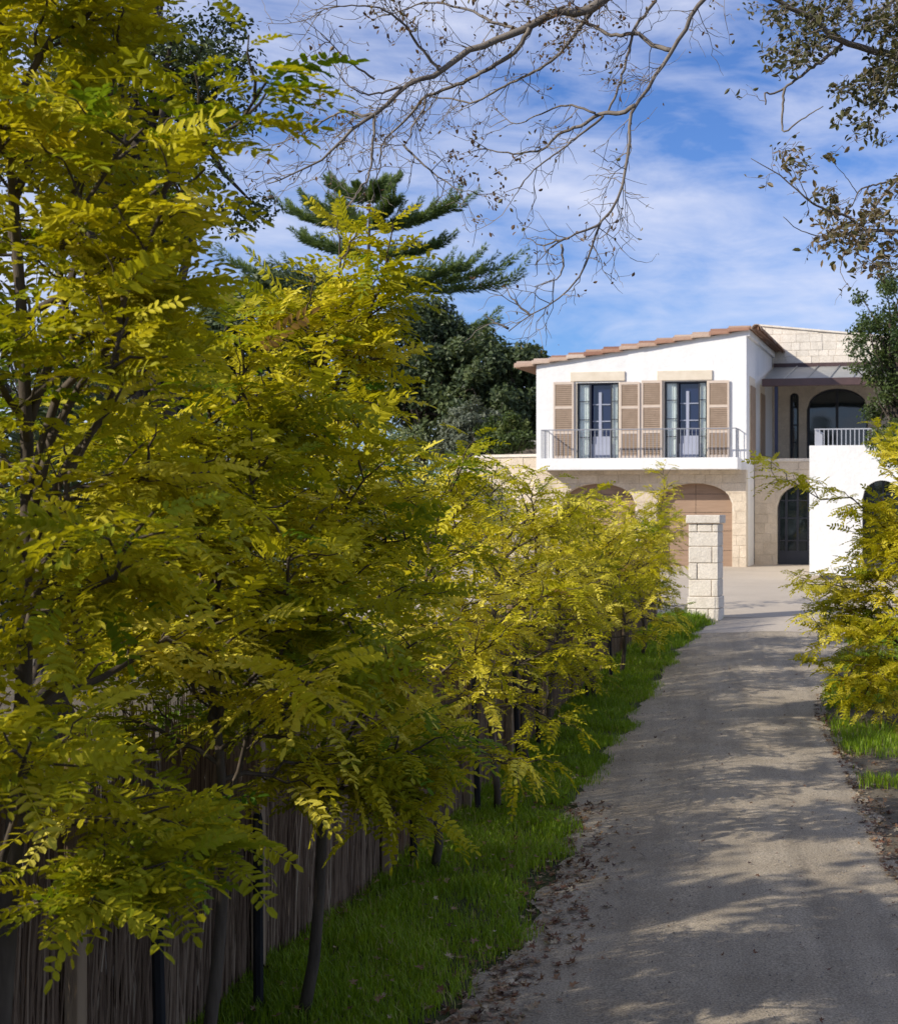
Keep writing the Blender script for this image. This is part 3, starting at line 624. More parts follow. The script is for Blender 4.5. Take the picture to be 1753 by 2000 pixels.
# dark evergreen mass behind the house, left
leafy('evergreen_tree', 'dark evergreen tree with the tallest rounded crown, below the pine branch', 'tree', gbase(830, 62), [ell(815, 660, 62, 2.2, 2.0, 1.6), ell(800, 740, 61, 2.4, 2, 1.6), ell(850, 800, 61, 2.2, 2, 2)], 15000, 0.24, 'green_dark', nclump=80, clump=0.7, seed=11, trunk_r=0.3, group='trees behind the house')
leafy('evergreen_tree', 'dark evergreen tree standing directly left of the terracotta eave', 'tree', gbase(980, 60), [ell(960, 715, 60, 1.9, 2, 1.2), ell(1020, 740, 60, 1.6, 2, 1.5), ell(940, 790, 59, 1.9, 2, 1.7), ell(1010, 810, 60, 1.6, 2, 1.3)], 17000, 0.24, 'green_dark', nclump=90, clump=0.65, seed=12, trunk_r=0.3, group='trees behind the house')
leafy('evergreen_tree', 'bushy dark tree with lit top between the tall evergreen and the eave', 'tree', gbase(900, 66), [ell(905, 700, 66, 1.8, 2, 1.6), ell(880, 760, 66, 2.0, 2, 2)], 9000, 0.26, 'green_mid', nclump=60, clump=0.7, seed=13, trunk_r=0.25, group='trees behind the house', tint_mu=0.3)
leafy('evergreen_tree', 'dark tree seen through gaps behind the yellow row, far left of the pine', 'tree', gbase(560, 64), [ell(540, 640, 64, 3.2, 2.5, 2.6), ell(430, 700, 64, 3.5, 2.5, 2.8), ell(620, 760, 64, 3, 2, 3), ell(330, 760, 64, 3.5, 2, 3)], 16000, 0.30, 'green_dark', nclump=110, clump=0.9, seed=14, trunk_r=0.35, group='trees behind the house')
leafy('shrub', 'grey green rounded shrub below the dark evergreens', 'shrub', gbase(925, 50), [ell(925, 830, 50, 0.95, 0.9, 0.9), ell(905, 870, 50, 1.0, 0.9, 0.8)], 7000, 0.13, 'green_grey', nclump=60, clump=0.3, seed=15, trunk_r=0.06, outward=1.2)
leafy('shrub', 'small bright green shrub beside the grey rounded shrub', 'shrub', gbase(985, 49), [ell(985, 850, 49, 0.9, 0.8, 0.6)], 3500, 0.14, 'green_mid', nclump=40, clump=0.3, seed=16, trunk_r=0.05)
leafy('shrub', 'tall pale flecked shrub rising behind the brushwood fence', 'shrub', gbase(780, 27), [ell(760, 900, 27, 1.2, 1.0, 0.7), ell(690, 960, 27, 1.3, 1.0, 0.9), ell(850, 960, 27, 1.2, 1, 0.9), ell(900, 1010, 27, 1.2, 1, 0.9), ell(780, 1060, 27, 2, 1, 1.2)], 16000, 0.075, 'green_pale', nclump=130, clump=0.33, seed=17, trunk_r=0.06, outward=1.0)
leafy('shrub', 'dark green shrub hidden among the yellow trees beyond the fence', 'shrub', gbase(470, 20), [ell(420, 1050, 20, 1.8, 1.2, 1.3), ell(560, 1120, 20, 1.5, 1.2, 1.1), ell(250, 1000, 20, 1.8, 1.2, 1.4)], 13000, 0.10, 'green_dark', nclump=110, clump=0.42, seed=18, trunk_r=0.08, outward=1.0)
leafy('shrub', 'dark green shrub at the frame edge beyond the fence', 'shrub', gbase(60, 16), [ell(80, 950, 16, 1.5, 1.2, 1.6), ell(180, 1150, 16, 1.4, 1.2, 1.0)], 9000, 0.10, 'green_dark', nclump=80, clump=0.4, seed=19, trunk_r=0.08, outward=1.0)
# tall dark tree at the top left, right-hand trees
leafy('broadleaf_tree', 'tall dark green tree behind the yellow foliage at the top left', 'tree', gbase(150, 14), [ell(330, 40, 14, 0.7, 0.8, 0.6), ell(250, 150, 14, 0.87, 0.87, 0.73), ell(410, 180, 14, 0.5, 0.6, 0.55), ell(400, 390, 14, 0.6, 0.6, 0.5), ell(60, 200, 14, 0.9, 0.9, 1.0), ell(200, 420, 14, 0.8, 0.8, 0.6)], 14000, 0.062, 'green_dark', nclump=120, clump=0.25, seed=20, trunk_r=0.2)
leafy('evergreen_tree', 'green oak-like tree hanging over the terrace at the right edge', 'tree', gbase(1830, 30), [ell(1735, 590, 30, 0.75, 0.9, 0.6), ell(1700, 680, 30, 0.5, 0.8, 0.8), ell(1770, 720, 30, 0.75, 0.9, 0.9), ell(1735, 830, 30, 0.5, 0.8, 0.75), ell(1780, 880, 30, 0.6, 0.8, 0.7)], 13000, 0.075, 'green_mid', nclump=110, clump=0.24, seed=22, trunk_r=0.14)
leafy('olive_tree', 'silvery olive tree in front of the upper stone wall at the right edge', 'tree', gbase(1880, 32), [ell(1760, 690, 32, 0.5, 0.6, 0.8), ell(1745, 760, 32, 0.4, 0.6, 0.4)], 4500, 0.075, 'green_grey', nclump=50, clump=0.22, seed=23, trunk_r=0.1, variants=[rhomb(0.25, 0.03)], tint_mu=0.65)

# ------------------------------------------------------------------ tall pine with upswept cord-like branches
pb = gbase(722, 70); pb_top = ray(722, 352, 70)
pine = thing('pine_tree', 'tall tiered pine with upswept brush-like branches above the yellow trees', 'tree', pb)
MB().tube(curve(pb, pb_top, 0, 0.002, 10), np.linspace(0.32, 0.03, 10), 8).obj('trunk', 'bark_dark', pine, origin=pb, smooth=True)
def pine_branch(p0, p1, lift, nside, r, thick):
    """one limb: a sagging axis with side cords that turn up, all clothed in short needles"""
    n = 9; t = np.linspace(0, 1, n)[:, None]; P = p0 + (p1 - p0) * t; P[:, 2] += lift * (t[:, 0] ** 2.2) - lift * t[:, 0]
    mb = MB(); mb.tube(P, np.linspace(0.06, 0.02, n), 5, t=0.1, cap=False)
    ax = norm(p1 - p0); side = norm(np.cross(ax, (0, 0, 1.0))); cords = [P[1:5], P[4:]]
    L = np.linalg.norm(p1 - p0)
    for k in range(nside):
        s = 0.15 + 0.82 * k / max(1, nside - 1); b = P[0] + (P[-1] - P[0]) * s; b[2] = np.interp(s, t[:, 0], P[:, 2])
        sg = 1 if k % 2 else -1; e = b + ax * L * 0.34 * r.uniform(0.7, 1.2) + side * sg * L * 0.16 * r.uniform(0.6, 1.2) + np.array([0, 0, 0.16 * L * r.uniform(0.7, 1.3)])
        cords.append(curve(b, e, -0.05 * L, 0.02, 6, r))
    for c in cords:
        m = 270; s = r.random(m) ** 0.85; pos = np.stack([np.interp(s, np.linspace(0, 1, len(c)), c[:, j]) for j in range(3)], -1)
        ta = norm(c[-1] - c[0]); o = rand_unit(m, r); o -= (o @ ta)[:, None] * ta; o = norm(o); d = norm(o * 0.75 + ta * 0.8)
        place(mb, NEEDLE, pos + o * 0.03, d, rand_unit(m, r), thick * (1 - 0.45 * s) * r.uniform(0.55, 1.5, m), np.zeros(m, int), np.clip(0.35 + 0.35 * o[:, 2] + r.normal(0, 0.15, m), 0, 1))  # upper-side needles tinted paler, lit tops put into the colour
    return mb
prr = np.random.default_rng(40)
tiers = [(395, 372, [(650, 362), (762, 357), (700, 368), (735, 366)]), (448, 420, [(578, 415), (612, 402), (878, 404), (845, 420), (765, 395), (660, 400)]),
         (560, 545, [(484, 525), (975, 553), (950, 528), (520, 560), (900, 520)]), (500, 490, [(600, 470), (850, 480)]), (640, 615, [(470, 600), (930, 640), (560, 590)])]
for yb, _, tips in tiers:
    for (x, y) in tips:
        dd = 70 + prr.uniform(-2.2, 2.2); p0 = ray(722, yb, 70); p1 = ray(x, y, dd); L = np.linalg.norm(p1 - p0)
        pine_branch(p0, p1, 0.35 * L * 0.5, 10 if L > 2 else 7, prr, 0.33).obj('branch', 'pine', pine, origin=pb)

# ------------------------------------------------------------------ brushwood fence with timber posts
fn = thing('brushwood_fence', 'brown brushwood fence of upright twigs behind the row of yellow trees', 'fence', (fence_x(2.0), 2.0, 0))
fo = np.array([fence_x(2.0), 2.0, 0])
n = 9500; y = 2.2 + (27.0 - 2.2) * rng.random(n) ** 1.25; x = fence_x(y) + rng.normal(0, 0.028, n); z = gz(y); h = rng.uniform(1.25, 1.72, n)
lean = rng.normal(0, 0.035, (n, 2)); rad = rng.uniform(0.0018, 0.006, n); tn = np.clip(rng.normal(0.42, 0.22, n), 0, 1)
sec = 4; th = np.arange(3) * 2.094; V = np.zeros((n, sec, 3, 3))
for k in range(sec):
    f = k / (sec - 1); bend = rng.normal(0, 0.012, (n, 2)) * (1 if 0 < k < sec - 1 else 0)
    for j in range(3):
        V[:, k, j, 0] = x + lean[:, 0] * h * f + bend[:, 0] + rad * (1 - 0.5 * f) * np.cos(th[j])
        V[:, k, j, 1] = y + lean[:, 1] * h * f + bend[:, 1] + rad * (1 - 0.5 * f) * np.sin(th[j])
        V[:, k, j, 2] = z + h * f - 0.02
Q = np.array([(k * 3 + j, k * 3 + (j + 1) % 3, k * 3 + 3 + (j + 1) % 3, k * 3 + 3 + j) for k in range(sec - 1) for j in range(3)])
MB().add(V.reshape(-1, 3), (Q[None] + (np.arange(n) * 12)[:, None, None]).reshape(-1, 4), np.repeat(tn, 12)).obj('brush_panel', 'brush', fn, origin=fo, kind='stuff', loc=(0, 0, 0))
for zz in (0.35, 0.95, 1.4):
    yy = np.arange(2.2, 27, 0.4); MB().tube(np.stack([fence_x(yy) - 0.03, yy, gz(yy) + zz], -1), 0.006, 4).obj('wire', 'rail_grey', fn, origin=fo, loc=(0, 0, 0))
posts = [3.6, 5.7, 7.9, 10.0, 12.2, 14.4, 16.6, 18.8, 21.0, 23.2, 25.4]
for yp in posts:
    xp = fence_x(yp) + 0.09; MB().box(xp - 0.028, xp + 0.028, yp - 0.045, yp + 0.045, gz(yp) - 0.05, gz(yp) + 1.62).obj('post', 'post', fn, origin=fo, loc=(0, 0, 0), bevel=0.004)

# ------------------------------------------------------------------ yellow robinia trees
def pinnate(seed, detail=2):
    """compound leaf one unit long: drooping rachis with paired oval leaflets and an end leaflet"""
    r = np.random.default_rng(seed); npair = r.integers(6, 10); V = []; Q = []; droop = r.uniform(0.10, 0.45); bendy = r.normal(0, 0.10)
    def axis(s): return np.array([s - 0.12 * droop * s ** 2, bendy * s ** 2, -droop * s ** 2])
    ss = np.linspace(0, 1, 6)
    for s in ss:
        p = axis(s); V += [p + (0, 0.006, 0), p - (0, 0.006, 0)]
    for i in range(5): Q.append((2 * i, 2 * i + 1, 2 * i + 3, 2 * i + 2))
    def leaflet(p, d, up, L, w):
        b = len(V); sd = np.cross(up, d); sd /= np.linalg.norm(sd); f = up * L * r.uniform(0.02, 0.12); dn = -up * L * r.uniform(0.0, 0.10)
        if detail == 2:
            V.extend([p, p + d * L * 0.52, p + d * L * 0.98 + dn]); V.extend([p + d * L * a_ + sg_ * sd * w * b_ + f for sg_ in (1, -1) for a_, b_ in ((0.16, 0.34), (0.50, 0.50), (0.86, 0.33))])
            Q.extend([(b, b + 1, b + 4, b + 3), (b + 1, b + 2, b + 5, b + 4), (b, b + 6, b + 7, b + 1), (b + 1, b + 7, b + 8, b + 2)])
        elif detail == 1:
            V.extend([p, p + d * L * 0.22 + sd * w * 0.44 + f, p + d * L * 0.76 + sd * w * 0.44 + f, p + d * L * 0.98 + dn, p + d * L * 0.76 - sd * w * 0.44 + f, p + d * L * 0.22 - sd * w * 0.44 + f])
            Q.extend([(b, b + 3, b + 2, b + 1), (b, b + 5, b + 4, b + 3)])
        else:
            V.extend([p, p + d * L * 0.5 + sd * w * 0.55 + f, p + d * L + dn, p + d * L * 0.5 - sd * w * 0.55 + f]); Q.append((b, b + 3, b + 2, b + 1))
    for k in range(npair):
        s = 0.20 + 0.72 * k / (npair - 1); p = axis(s); size = (0.21 - 0.05 * abs(k / (npair - 1) - 0.45)) * r.uniform(0.88, 1.12)
        for sg in (-1, 1):
            if r.random() < 0.04: continue
            a = R(r.uniform(52, 78)); dz = r.normal(-0.12, 0.16); d = np.array([math.cos(a), sg * math.sin(a), dz - 0.3 * droop * s]); d /= np.linalg.norm(d)
            up = np.array([0.3 * droop * s, sg * r.normal(0.05, 0.15), 1.0]); leaflet(p, d, up / np.linalg.norm(up), size, size * r.uniform(0.42, 0.52))
    leaflet(axis(1.0), np.array([0.95, bendy, -0.3 - droop * 0.5]), np.array([0.2, 0, 1.0]), 0.19, 0.09)
    return np.array(V), np.array(Q)
PIN = [pinnate(100 + i) for i in range(7)]; PIN_MID = [pinnate(100 + i, 1) for i in range(7)]; PIN_LO = [pinnate(200 + i, 0) for i in range(7)]
TB = [0.06, 0.2, 0.34, 0.46, 0.56, 0.66, 0.76, 0.86, 0.93, 1.0]
leaf_mesh = {(v, b): MB().add(PIN[v][0], PIN[v][1], TB[b]).mesh('leaf', 'robinia') for v in range(7) for b in range(len(TB))}
def robinia(label, base, Hh, Rc, seed, nlimb=15, ntwig=7, n_single=150, lo=False, tint_mu=0.55, z0=0.26, leafs=0.30, lean=(0, 0), trunk_r=0.034, dens=1.0, extra=(), group='yellow trees along the fence'):
    r = np.random.default_rng(seed); base = np.asarray(base, float); base[2] = gz(base[1]) - 0.03
    t = thing('robinia_tree', label, 'tree', base, 0, group)
    n = 12; f = np.linspace(0, 1, n); P = base + np.stack([lean[0] * f + 0.06 * np.sin(f * 5 + seed), lean[1] * f + 0.06 * np.cos(f * 4 + seed) - 0.06, f * Hh * 0.93], -1)
    P[0] = base
    MB().tube(P, trunk_r * (1 - 0.82 * f) + 0.003, 8).obj('trunk', 'bark_young', t, origin=base, smooth=True)
    lb = MB(); LP, LD, LU, LS, LT = [], [], [], [], []
    def leaves_on(c, spacing, tt, start=0.1):
        L = np.sum(np.linalg.norm(np.diff(c, axis=0), axis=1)); m = max(1, int(L / spacing)); nn = len(c)
        for k in range(m):
            s = start + (1 - start) * (k + r.random()) / m; p = np.array([np.interp(s, np.linspace(0, 1, nn), c[:, j]) for j in range(3)])
            ta = c[min(nn - 1, int(s * (nn - 1)) + 1)] - c[int(s * (nn - 1)) if s < 1 else nn - 2]; ta = ta / (np.linalg.norm(ta) + 1e-9)
            sg = 1 if k % 2 else -1; sd = np.cross(ta, (0, 0, 1.0)); sd /= (np.linalg.norm(sd) + 1e-6)
            d = ta * r.uniform(0.3, 0.9) + sd * sg * r.uniform(0.5, 1.0) + np.array([0, 0, r.normal(-0.08, 0.28)])
            LP.append(p); LD.append(d); LU.append(np.array([0, 0, 1.0]) + r.normal(0, 0.38, 3)); LS.append(leafs * r.uniform(0.5, 1.22)); LT.append(tt + r.normal(0, 0.11))
    def limb(p0, e, up0):
        L = np.linalg.norm(e - p0); c = curve(p0, e, 0.10 * L, 0.03, 7, r)
        lb.tube(c, np.linspace(trunk_r * 0.42, 0.004, 7), 5, cap=False); tt = tint_mu + r.normal(0, 0.13)
        leaves_on(c[3:], 0.075 / dens, tt)
        for k in range(ntwig):
            s = 0.22 + 0.76 * (k + r.random() * 0.6) / ntwig; b = np.array([np.interp(s, np.linspace(0, 1, 7), c[:, j]) for j in range(3)])
            ax = norm(e - p0); sd = np.cross(ax, (0, 0, 1.0)); sd /= np.linalg.norm(sd) + 1e-6; sg = 1 if k % 2 else -1
            tl = r.uniform(0.28, 0.58) * (1.1 - 0.3 * s) * (Rc / 1.05)
            q = b + tl * norm(ax * r.uniform(0.4, 0.9) + sd * sg * r.uniform(0.4, 1.0) + np.array([0, 0, r.normal(0.12, 0.32)]))
            cc = curve(b, q, 0.04 * tl, 0.04, 5, r); lb.tube(cc, np.linspace(0.006, 0.002, 5), 4, cap=False); leaves_on(cc, 0.060 / dens, tt + r.normal(0, 0.10))
    az = r.random() * 6.28
    for i in range(nlimb):
        s = z0 + (0.97 - z0) * i / (nlimb - 1); az += 2.4 + r.normal(0, 0.25); p0 = np.array([np.interp(s, f, P[:, j]) for j in range(3)])
        rel = (s - z0) / (1 - z0); Lh = Rc * r.uniform(0.72, 1.12) * (1.0 - 0.62 * rel ** 1.6); rise = Rc * r.uniform(0.15, 0.65) * (0.55 + 0.75 * rel)
        if i < 2: rise = -0.05
        limb(p0, p0 + np.array([math.cos(az) * Lh, math.sin(az) * Lh, rise]), i)
    for e in extra:                                     # limbs whose tips the photograph shows
        e = np.asarray(e, float); s = np.clip((e[2] - base[2]) / Hh * 0.72, z0 * 0.8, 0.9); p0 = np.array([np.interp(s, f, P[:, j]) for j in range(3)]); limb(p0, e, 0)
    leaves_on(P[-3:], 0.04, tint_mu)
    LP, LD, LU, LS = map(np.array, (LP, LD, LU, LS)); LT = np.clip(np.array(LT) - 0.05 * (LP[:, 2] < base[2] + 1.5), 0, 0.95); LT[r.random(len(LT)) < 0.002] = 1.0
    lb.obj('limb', 'bark_young', t, origin=base, smooth=True)
    var = r.integers(0, 7, len(LP)); px = CX + LP[:, 0] / np.maximum(LP[:, 1], 0.1) * F; py = CY - (LP[:, 2] - CAMZ) / np.maximum(LP[:, 1], 0.1) * F
    seen = (px > -40) & (px < 1790) & (py > -40) & (py < 2040); order = np.argsort(np.where(seen, LP[:, 1], 99)); single = order[:min(n_single, int(seen.sum()))]
    mask = np.ones(len(LP), bool); mask[single] = False
    mb = MB(); place(mb, PIN_LO if lo else PIN_MID, LP[mask], LD[mask], LU[mask], LS[mask], var[mask], LT[mask]); crown = mb.obj('crown', 'robinia', t, origin=base, kind='stuff')
    X = norm(LD); Y = norm(np.cross(LU, X)); Z = np.cross(X, Y)
    for i in single:
        o = link('leaf', leaf_mesh[(int(var[i]), int(np.argmin(np.abs(np.array(TB) - LT[i]))))], crown)
        mt = Matrix.Identity(4)
        for a, vec in enumerate((X[i], Y[i], Z[i])):
            for b in range(3): mt[b][a] = vec[b] * LS[i]
        for b in range(3): mt[b][3] = LP[i][b] - base[b]
        o.matrix_basis = mt
    return t
b1 = ray(25, 1000, 4.85); b2 = ray(405, 1000, 6.2)
row = [(b1, 4.75, 0.68, 0.0), (b2, 2.95, 0.74, 0.05), (G(590, 1985), 3.75, 0.62, 0.20), (G(845, 1700), 2.7, 0.74, 0.0), (G(971, 1585), 2.65, 0.80, 0), (G(1034, 1501), 2.65, 0.85, 0), (G(1081, 1445), 2.5, 0.85, 0), (G(1161, 1365), 2.25, 0.85, 0), (G(1212, 1316), 2.2, 0.85, 0), (G(1252, 1280), 2.2, 0.8, 0), (G(1285, 1190), 2.95, 0.6, 0.1)]
ordn = ['nearest', 'second', 'third', 'fourth', 'fifth', 'sixth', 'seventh', 'eighth', 'ninth', 'tenth']
extras = {0: [ray(520, 160, 4.6), ray(400, 330, 4.4), ray(360, 1740, 4.6), ray(220, 1780, 4.4), ray(250, 40, 4.9), ray(280, 250, 4.4), ray(60, 1450, 4.0), ray(250, 620, 4.3), ray(300, 1000, 4.2)], 1: [ray(500, 690, 6.0), ray(600, 1330, 5.2), ray(400, 680, 6.0), ray(520, 900, 5.6), ray(600, 1050, 5.4)], 2: [ray(760, 500, 7.2), ray(650, 530, 7.4), ray(700, 470, 7.3), ray(740, 780, 7.0), ray(820, 1480, 6.6), ray(830, 1570, 6.9), ray(780, 1600, 6.7), ray(880, 1500, 7.1), ray(700, 1500, 6.5), ray(820, 1250, 6.8), ray(700, 900, 6.6)]}
for i, (b, hh, rc, lx) in enumerate(row):
    lab = (f'{ordn[i]} yellow pinnate-leaved young tree in the row along the fence, counted from the camera' if i else 'nearest and largest yellow pinnate-leaved tree, filling the frame edge') if i < 10 else 'slender sparse yellow tree beside the gate pillar, last of the fence row'
    robinia(lab, b, hh, rc, 300 + i, nlimb=[22, 20, 19][i] if i < 3 else 18 if i < 10 else 12, ntwig=8 if i < 3 else 7, n_single=280 if i < 2 else 240 if i < 4 else 110, lo=i > 3, tint_mu=0.54 if i < 3 else 0.71, extra=extras.get(i, ()), dens=1.75 if i < 3 else 1.35 if i < 10 else 0.7, z0=[0.34, 0.50, 0.42][i] if i < 3 else 0.29 if i == 3 else 0.37, lean=(lx, 0), trunk_r=0.040 if i == 0 else 0.030, leafs=0.24 if i < 3 else 0.235)
rb = ray(1800, 1000, 17.5)
robinia('bushy yellow tree leaning over the drive from the opposite side', rb, 2.65, 1.25, 350, nlimb=32, ntwig=9, n_single=280, lo=False, tint_mu=0.66, z0=0.24, dens=1.3, leafs=0.25, group='yellow trees opposite', extra=[ray(1500, 945, 17.2), ray(1560, 1140, 17.0), ray(1590, 1230, 16.8), ray(1660, 1370, 16.8), ray(1620, 1330, 17), ray(1740, 1380, 16.8)])
# stakes beside the trees
stk = [(ray(318, 1000, 5.9), 1), (G(505, 1980), 1), (G(808, 1690), 0), (G(934, 1592), 0), (G(1013, 1508), 0), (G(1052, 1458), 0), (G(1146, 1368), 0), (G(1193, 1326), 0)]
names = ['near the frame bottom', 'leaning beside the third yellow tree', 'beside the fourth yellow tree', 'beside the fifth yellow tree', 'beside the sixth yellow tree', 'beside the seventh yellow tree', 'beside the eighth yellow tree', 'beside the ninth yellow tree']
for (p, _), nm in zip(stk, names):
    z = gz(p[1]); ln = random.uniform(-0.05, 0.02); hgt = random.uniform(1.0, 1.3)
    o = MB().tube([(p[0], p[1], z - 0.05), (p[0] + ln, p[1], z + hgt * 0.97), (p[0] + ln * 1.02, p[1], z + hgt)], [0.026, 0.025, 0.018], 7).obj('tree_stake', 'stake', origin=(p[0], p[1], z))
    tag(o, 'black round stake ' + nm, 'stake', 'stakes of the young trees')

# ------------------------------------------------------------------ overhanging plane tree, nearly bare
def z6(pts, d0, d1):
    return [ray(500 + 0.5134 * x, 0.5134 * y, d0 + (d1 - d0) * i / (len(pts) - 1)) for i, (x, y) in enumerate(pts)]
def z7(pts, d0, d1): return [ray(1400 + 0.3 * x, 0.3 * y, d0 + (d1 - d0) * i / (len(pts) - 1)) for i, (x, y) in enumerate(pts)]
def smooth_pts(P, n):
    """Catmull-Rom curve through the points, evenly sampled"""
    P = np.array(P, float); E = np.concatenate([[2 * P[0] - P[1]], P, [2 * P[-1] - P[-2]]]); out = []
    for i in range(len(P) - 1):
        a, b, c, d = E[i:i + 4]; t = np.linspace(0, 1, 8, endpoint=False)[:, None]
        out.append(0.5 * (2 * b + (c - a) * t + (2 * a - 5 * b + 4 * c - d) * t ** 2 + (3 * b - a - 3 * c + d) * t ** 3))
    P = np.concatenate(out + [P[-1:]]); q = np.concatenate([[0], np.cumsum(np.linalg.norm(np.diff(P, axis=0), axis=1))]); q /= q[-1]; k = np.linspace(0, 1, n)
    return np.stack([np.interp(k, q, P[:, j]) for j in range(3)], -1)
D = 9.0
pl_base = np.array([3.6, 9.6, 0.0])
plane = thing('plane_tree', 'large tree reaching nearly bare grey branches over the drive from above', 'tree', pl_base)
trunk = [pl_base, (3.55, 9.6, 1.5), (3.4, 9.5, 3.2), (3.1, 9.4, 4.8), (2.6, 9.3, 6.2), (2.2, 9.2, 7.6)]
MB().tube(smooth_pts(trunk, 16), np.linspace(0.26, 0.13, 16), 12).obj('trunk', 'bark_grey', plane, origin=pl_base, smooth=True)
A0 = [(2.7, 9.3, 6.0), (1.4, 9.2, 6.9), (0.3, 9.1, 6.6)]; B0 = [(2.9, 9.35, 5.4), (1.9, 9.2, 6.5), (1.0, 9.1, 6.6)]
Z = {'A': A0 + z6([(1320, 0), (1150, 45), (1000, 115), (880, 165), (790, 200), (700, 275), (620, 305), (550, 345), (490, 400), (450, 435), (370, 490), (300, 560), (230, 620), (150, 655), (40, 700)], 9, 8.6),
     'A2': z6([(450, 435), (390, 435), (330, 425), (270, 455), (200, 495), (100, 540), (20, 560)], 8.75, 9.2), 'A3': z6([(450, 440), (445, 540), (430, 660), (390, 720), (350, 790), (290, 840)], 8.75, 8.5),
     'A4': z6([(1040, 105), (990, 190), (900, 250), (830, 290), (740, 330), (640, 370), (600, 420), (540, 480), (480, 545), (470, 640), (440, 700)], 8.93, 9.3),
     'A5': z6([(640, 370), (640, 410), (600, 470), (570, 545), (490, 550)], 9.1, 9.0), 'A5b': z6([(560, 550), (650, 640), (760, 715), (830, 730)], 9.05, 8.8),
     'A6': z6([(1160, 200), (1060, 270), (960, 320), (830, 385), (740, 375), (650, 365)], 9.5, 9.7), 'A7': z6([(1300, 20), (1240, 90), (1160, 200)], 9.0, 9.5), 'A8': z6([(560, 330), (480, 350), (400, 355), (330, 300), (280, 220)], 8.8, 8.4),
     'A9': z6([(1000, 115), (900, 80), (780, 30), (640, 10), (480, 60), (420, 10)], 8.95, 9.4), 'A10': z6([(700, 275), (620, 170), (560, 90), (470, 30), (330, 20), (220, 50)], 8.85, 8.4), 'A11': z6([(450, 300), (350, 230), (240, 120)], 8.6, 8.3),
     'B': B0 + z6([(1700, 0), (1640, 100), (1580, 190), (1520, 290), (1440, 400), (1420, 480), (1405, 640), (1370, 770), (1310, 850), (1270, 960), (1210, 1080), (1130, 1150), (1040, 1200), (960, 1260)], 9, 8.7),
     'B2': z6([(1440, 400), (1390, 430), (1310, 430), (1230, 480), (1150, 510), (1080, 570), (950, 580), (840, 560)], 8.9, 9.3), 'B2b': z6([(1320, 440), (1210, 530), (1130, 590), (1060, 640), (1000, 720), (960, 780)], 8.95, 8.7),
     'B2c': z6([(1290, 430), (1180, 400), (1060, 440), (990, 470), (900, 410)], 9.0, 9.4), 'B3': z6([(1310, 850), (1190, 905), (1120, 940), (1060, 1010)], 8.8, 8.6), 'B3b': z6([(1190, 905), (1090, 930), (1030, 905)], 8.75, 8.9), 'B3c': z6([(1160, 930), (1160, 1040), (1060, 1090)], 8.72, 8.6),
     'B4': z6([(1520, 0), (1440, 110), (1410, 220), (1380, 330), (1340, 420)], 9.2, 9.0), 'B5': z6([(1580, 190), (1510, 170), (1450, 130), (1350, 130), (1260, 90), (1180, 60)], 8.97, 9.3), 'B6': z6([(1040, 1200), (970, 1130), (950, 1090)], 8.75, 8.8), 'B7': z6([(960, 1250), (900, 1220), (865, 1195)], 8.7, 8.7)}
W0 = {'A': (0.085, 0.005), 'B': (0.075, 0.005), 'A4': (0.016, 0.003), 'B2': (0.016, 0.003), 'B4': (0.011, 0.007), 'B5': (0.016, 0.008), 'A7': (0.016, 0.010), 'A6': (0.010, 0.005), 'A10': (0.011, 0.002), 'A9': (0.011, 0.002), 'A3': (0.010, 0.002), 'A2': (0.010, 0.002)}
r = np.random.default_rng(77); tw = MB(); tips = []
clus6 = [((880, 640), 150, 6), ((1170, 260), 110, 3.5), ((860, 60), 110, 4), ((640, 90), 130, 3), ((500, 60), 120, 3), ((1050, 130), 150, 3), ((930, 800), 110, 6), ((780, 540), 90, 4), ((1000, 60), 140, 3.5), ((250, 470), 140, 1.3), ((1300, 90), 110, 2.5), ((760, 690), 80, 3)]
def twigs(P, dens, depth, Ls):
    L = np.sum(np.linalg.norm(np.diff(P, axis=0), axis=1)); n = len(P)
    for k in range(int(L * dens)):
        s = r.uniform(0.12, 1.0); p = np.array([np.interp(s, np.linspace(0, 1, n), P[:, j]) for j in range(3)]); i = min(n - 2, int(s * (n - 1))); ta = norm(P[i + 1] - P[i])
        d = norm(ta * r.uniform(0.2, 1.0) + rand_unit(1, r)[0] * np.array([0.9, 0.7, 0.9]) + np.array([-0.12, 0, -0.10])); l = Ls * r.uniform(0.5, 1.4)
        c = curve(p, p + d * l, r.normal(0, 0.12) * l, 0.032, 6, r); tw.tube(c, np.linspace(0.0036 if depth else 0.0024, 0.0012, 6), 3, cap=False)
        tips.append((c[-1], d)); tips.append((c[3], d))
        if depth: twigs(c, 11, depth - 1, l * 0.55)
def visible_part(P):
    px = CY - (P[:, 2] - CAMZ) / P[:, 1] * F; return P[px > -120]
for k, pts in Z.items():
    w0, w1 = W0.get(k, (0.008, 0.002)); P = smooth_pts(pts, max(8, 4 * len(pts))); P[1:-1] += r.normal(0, 0.0035, (len(P) - 2, 3))
    if k in 'AB':
        vis = np.array([CY - (p[2] - CAMZ) / p[1] * F for p in P]); m = int(np.argmax(vis > 0)); rad = np.concatenate([np.linspace(w0, 0.031, m), np.linspace(0.030, 0.003, len(P) - m)])
    else: rad = np.linspace(w0, w1, len(P))
    MB().tube(P, rad, 8 if k in 'AB' else 6).obj('branch', 'bark_grey', plane, origin=pl_base, smooth=True)
    twigs(visible_part(P)[4:] if k in 'AB' else P, 16.0 if k[0] == 'A' else 9.0, 1, 0.26)
tw.obj('twig', 'bark_grey', plane, origin=pl_base, kind='stuff')
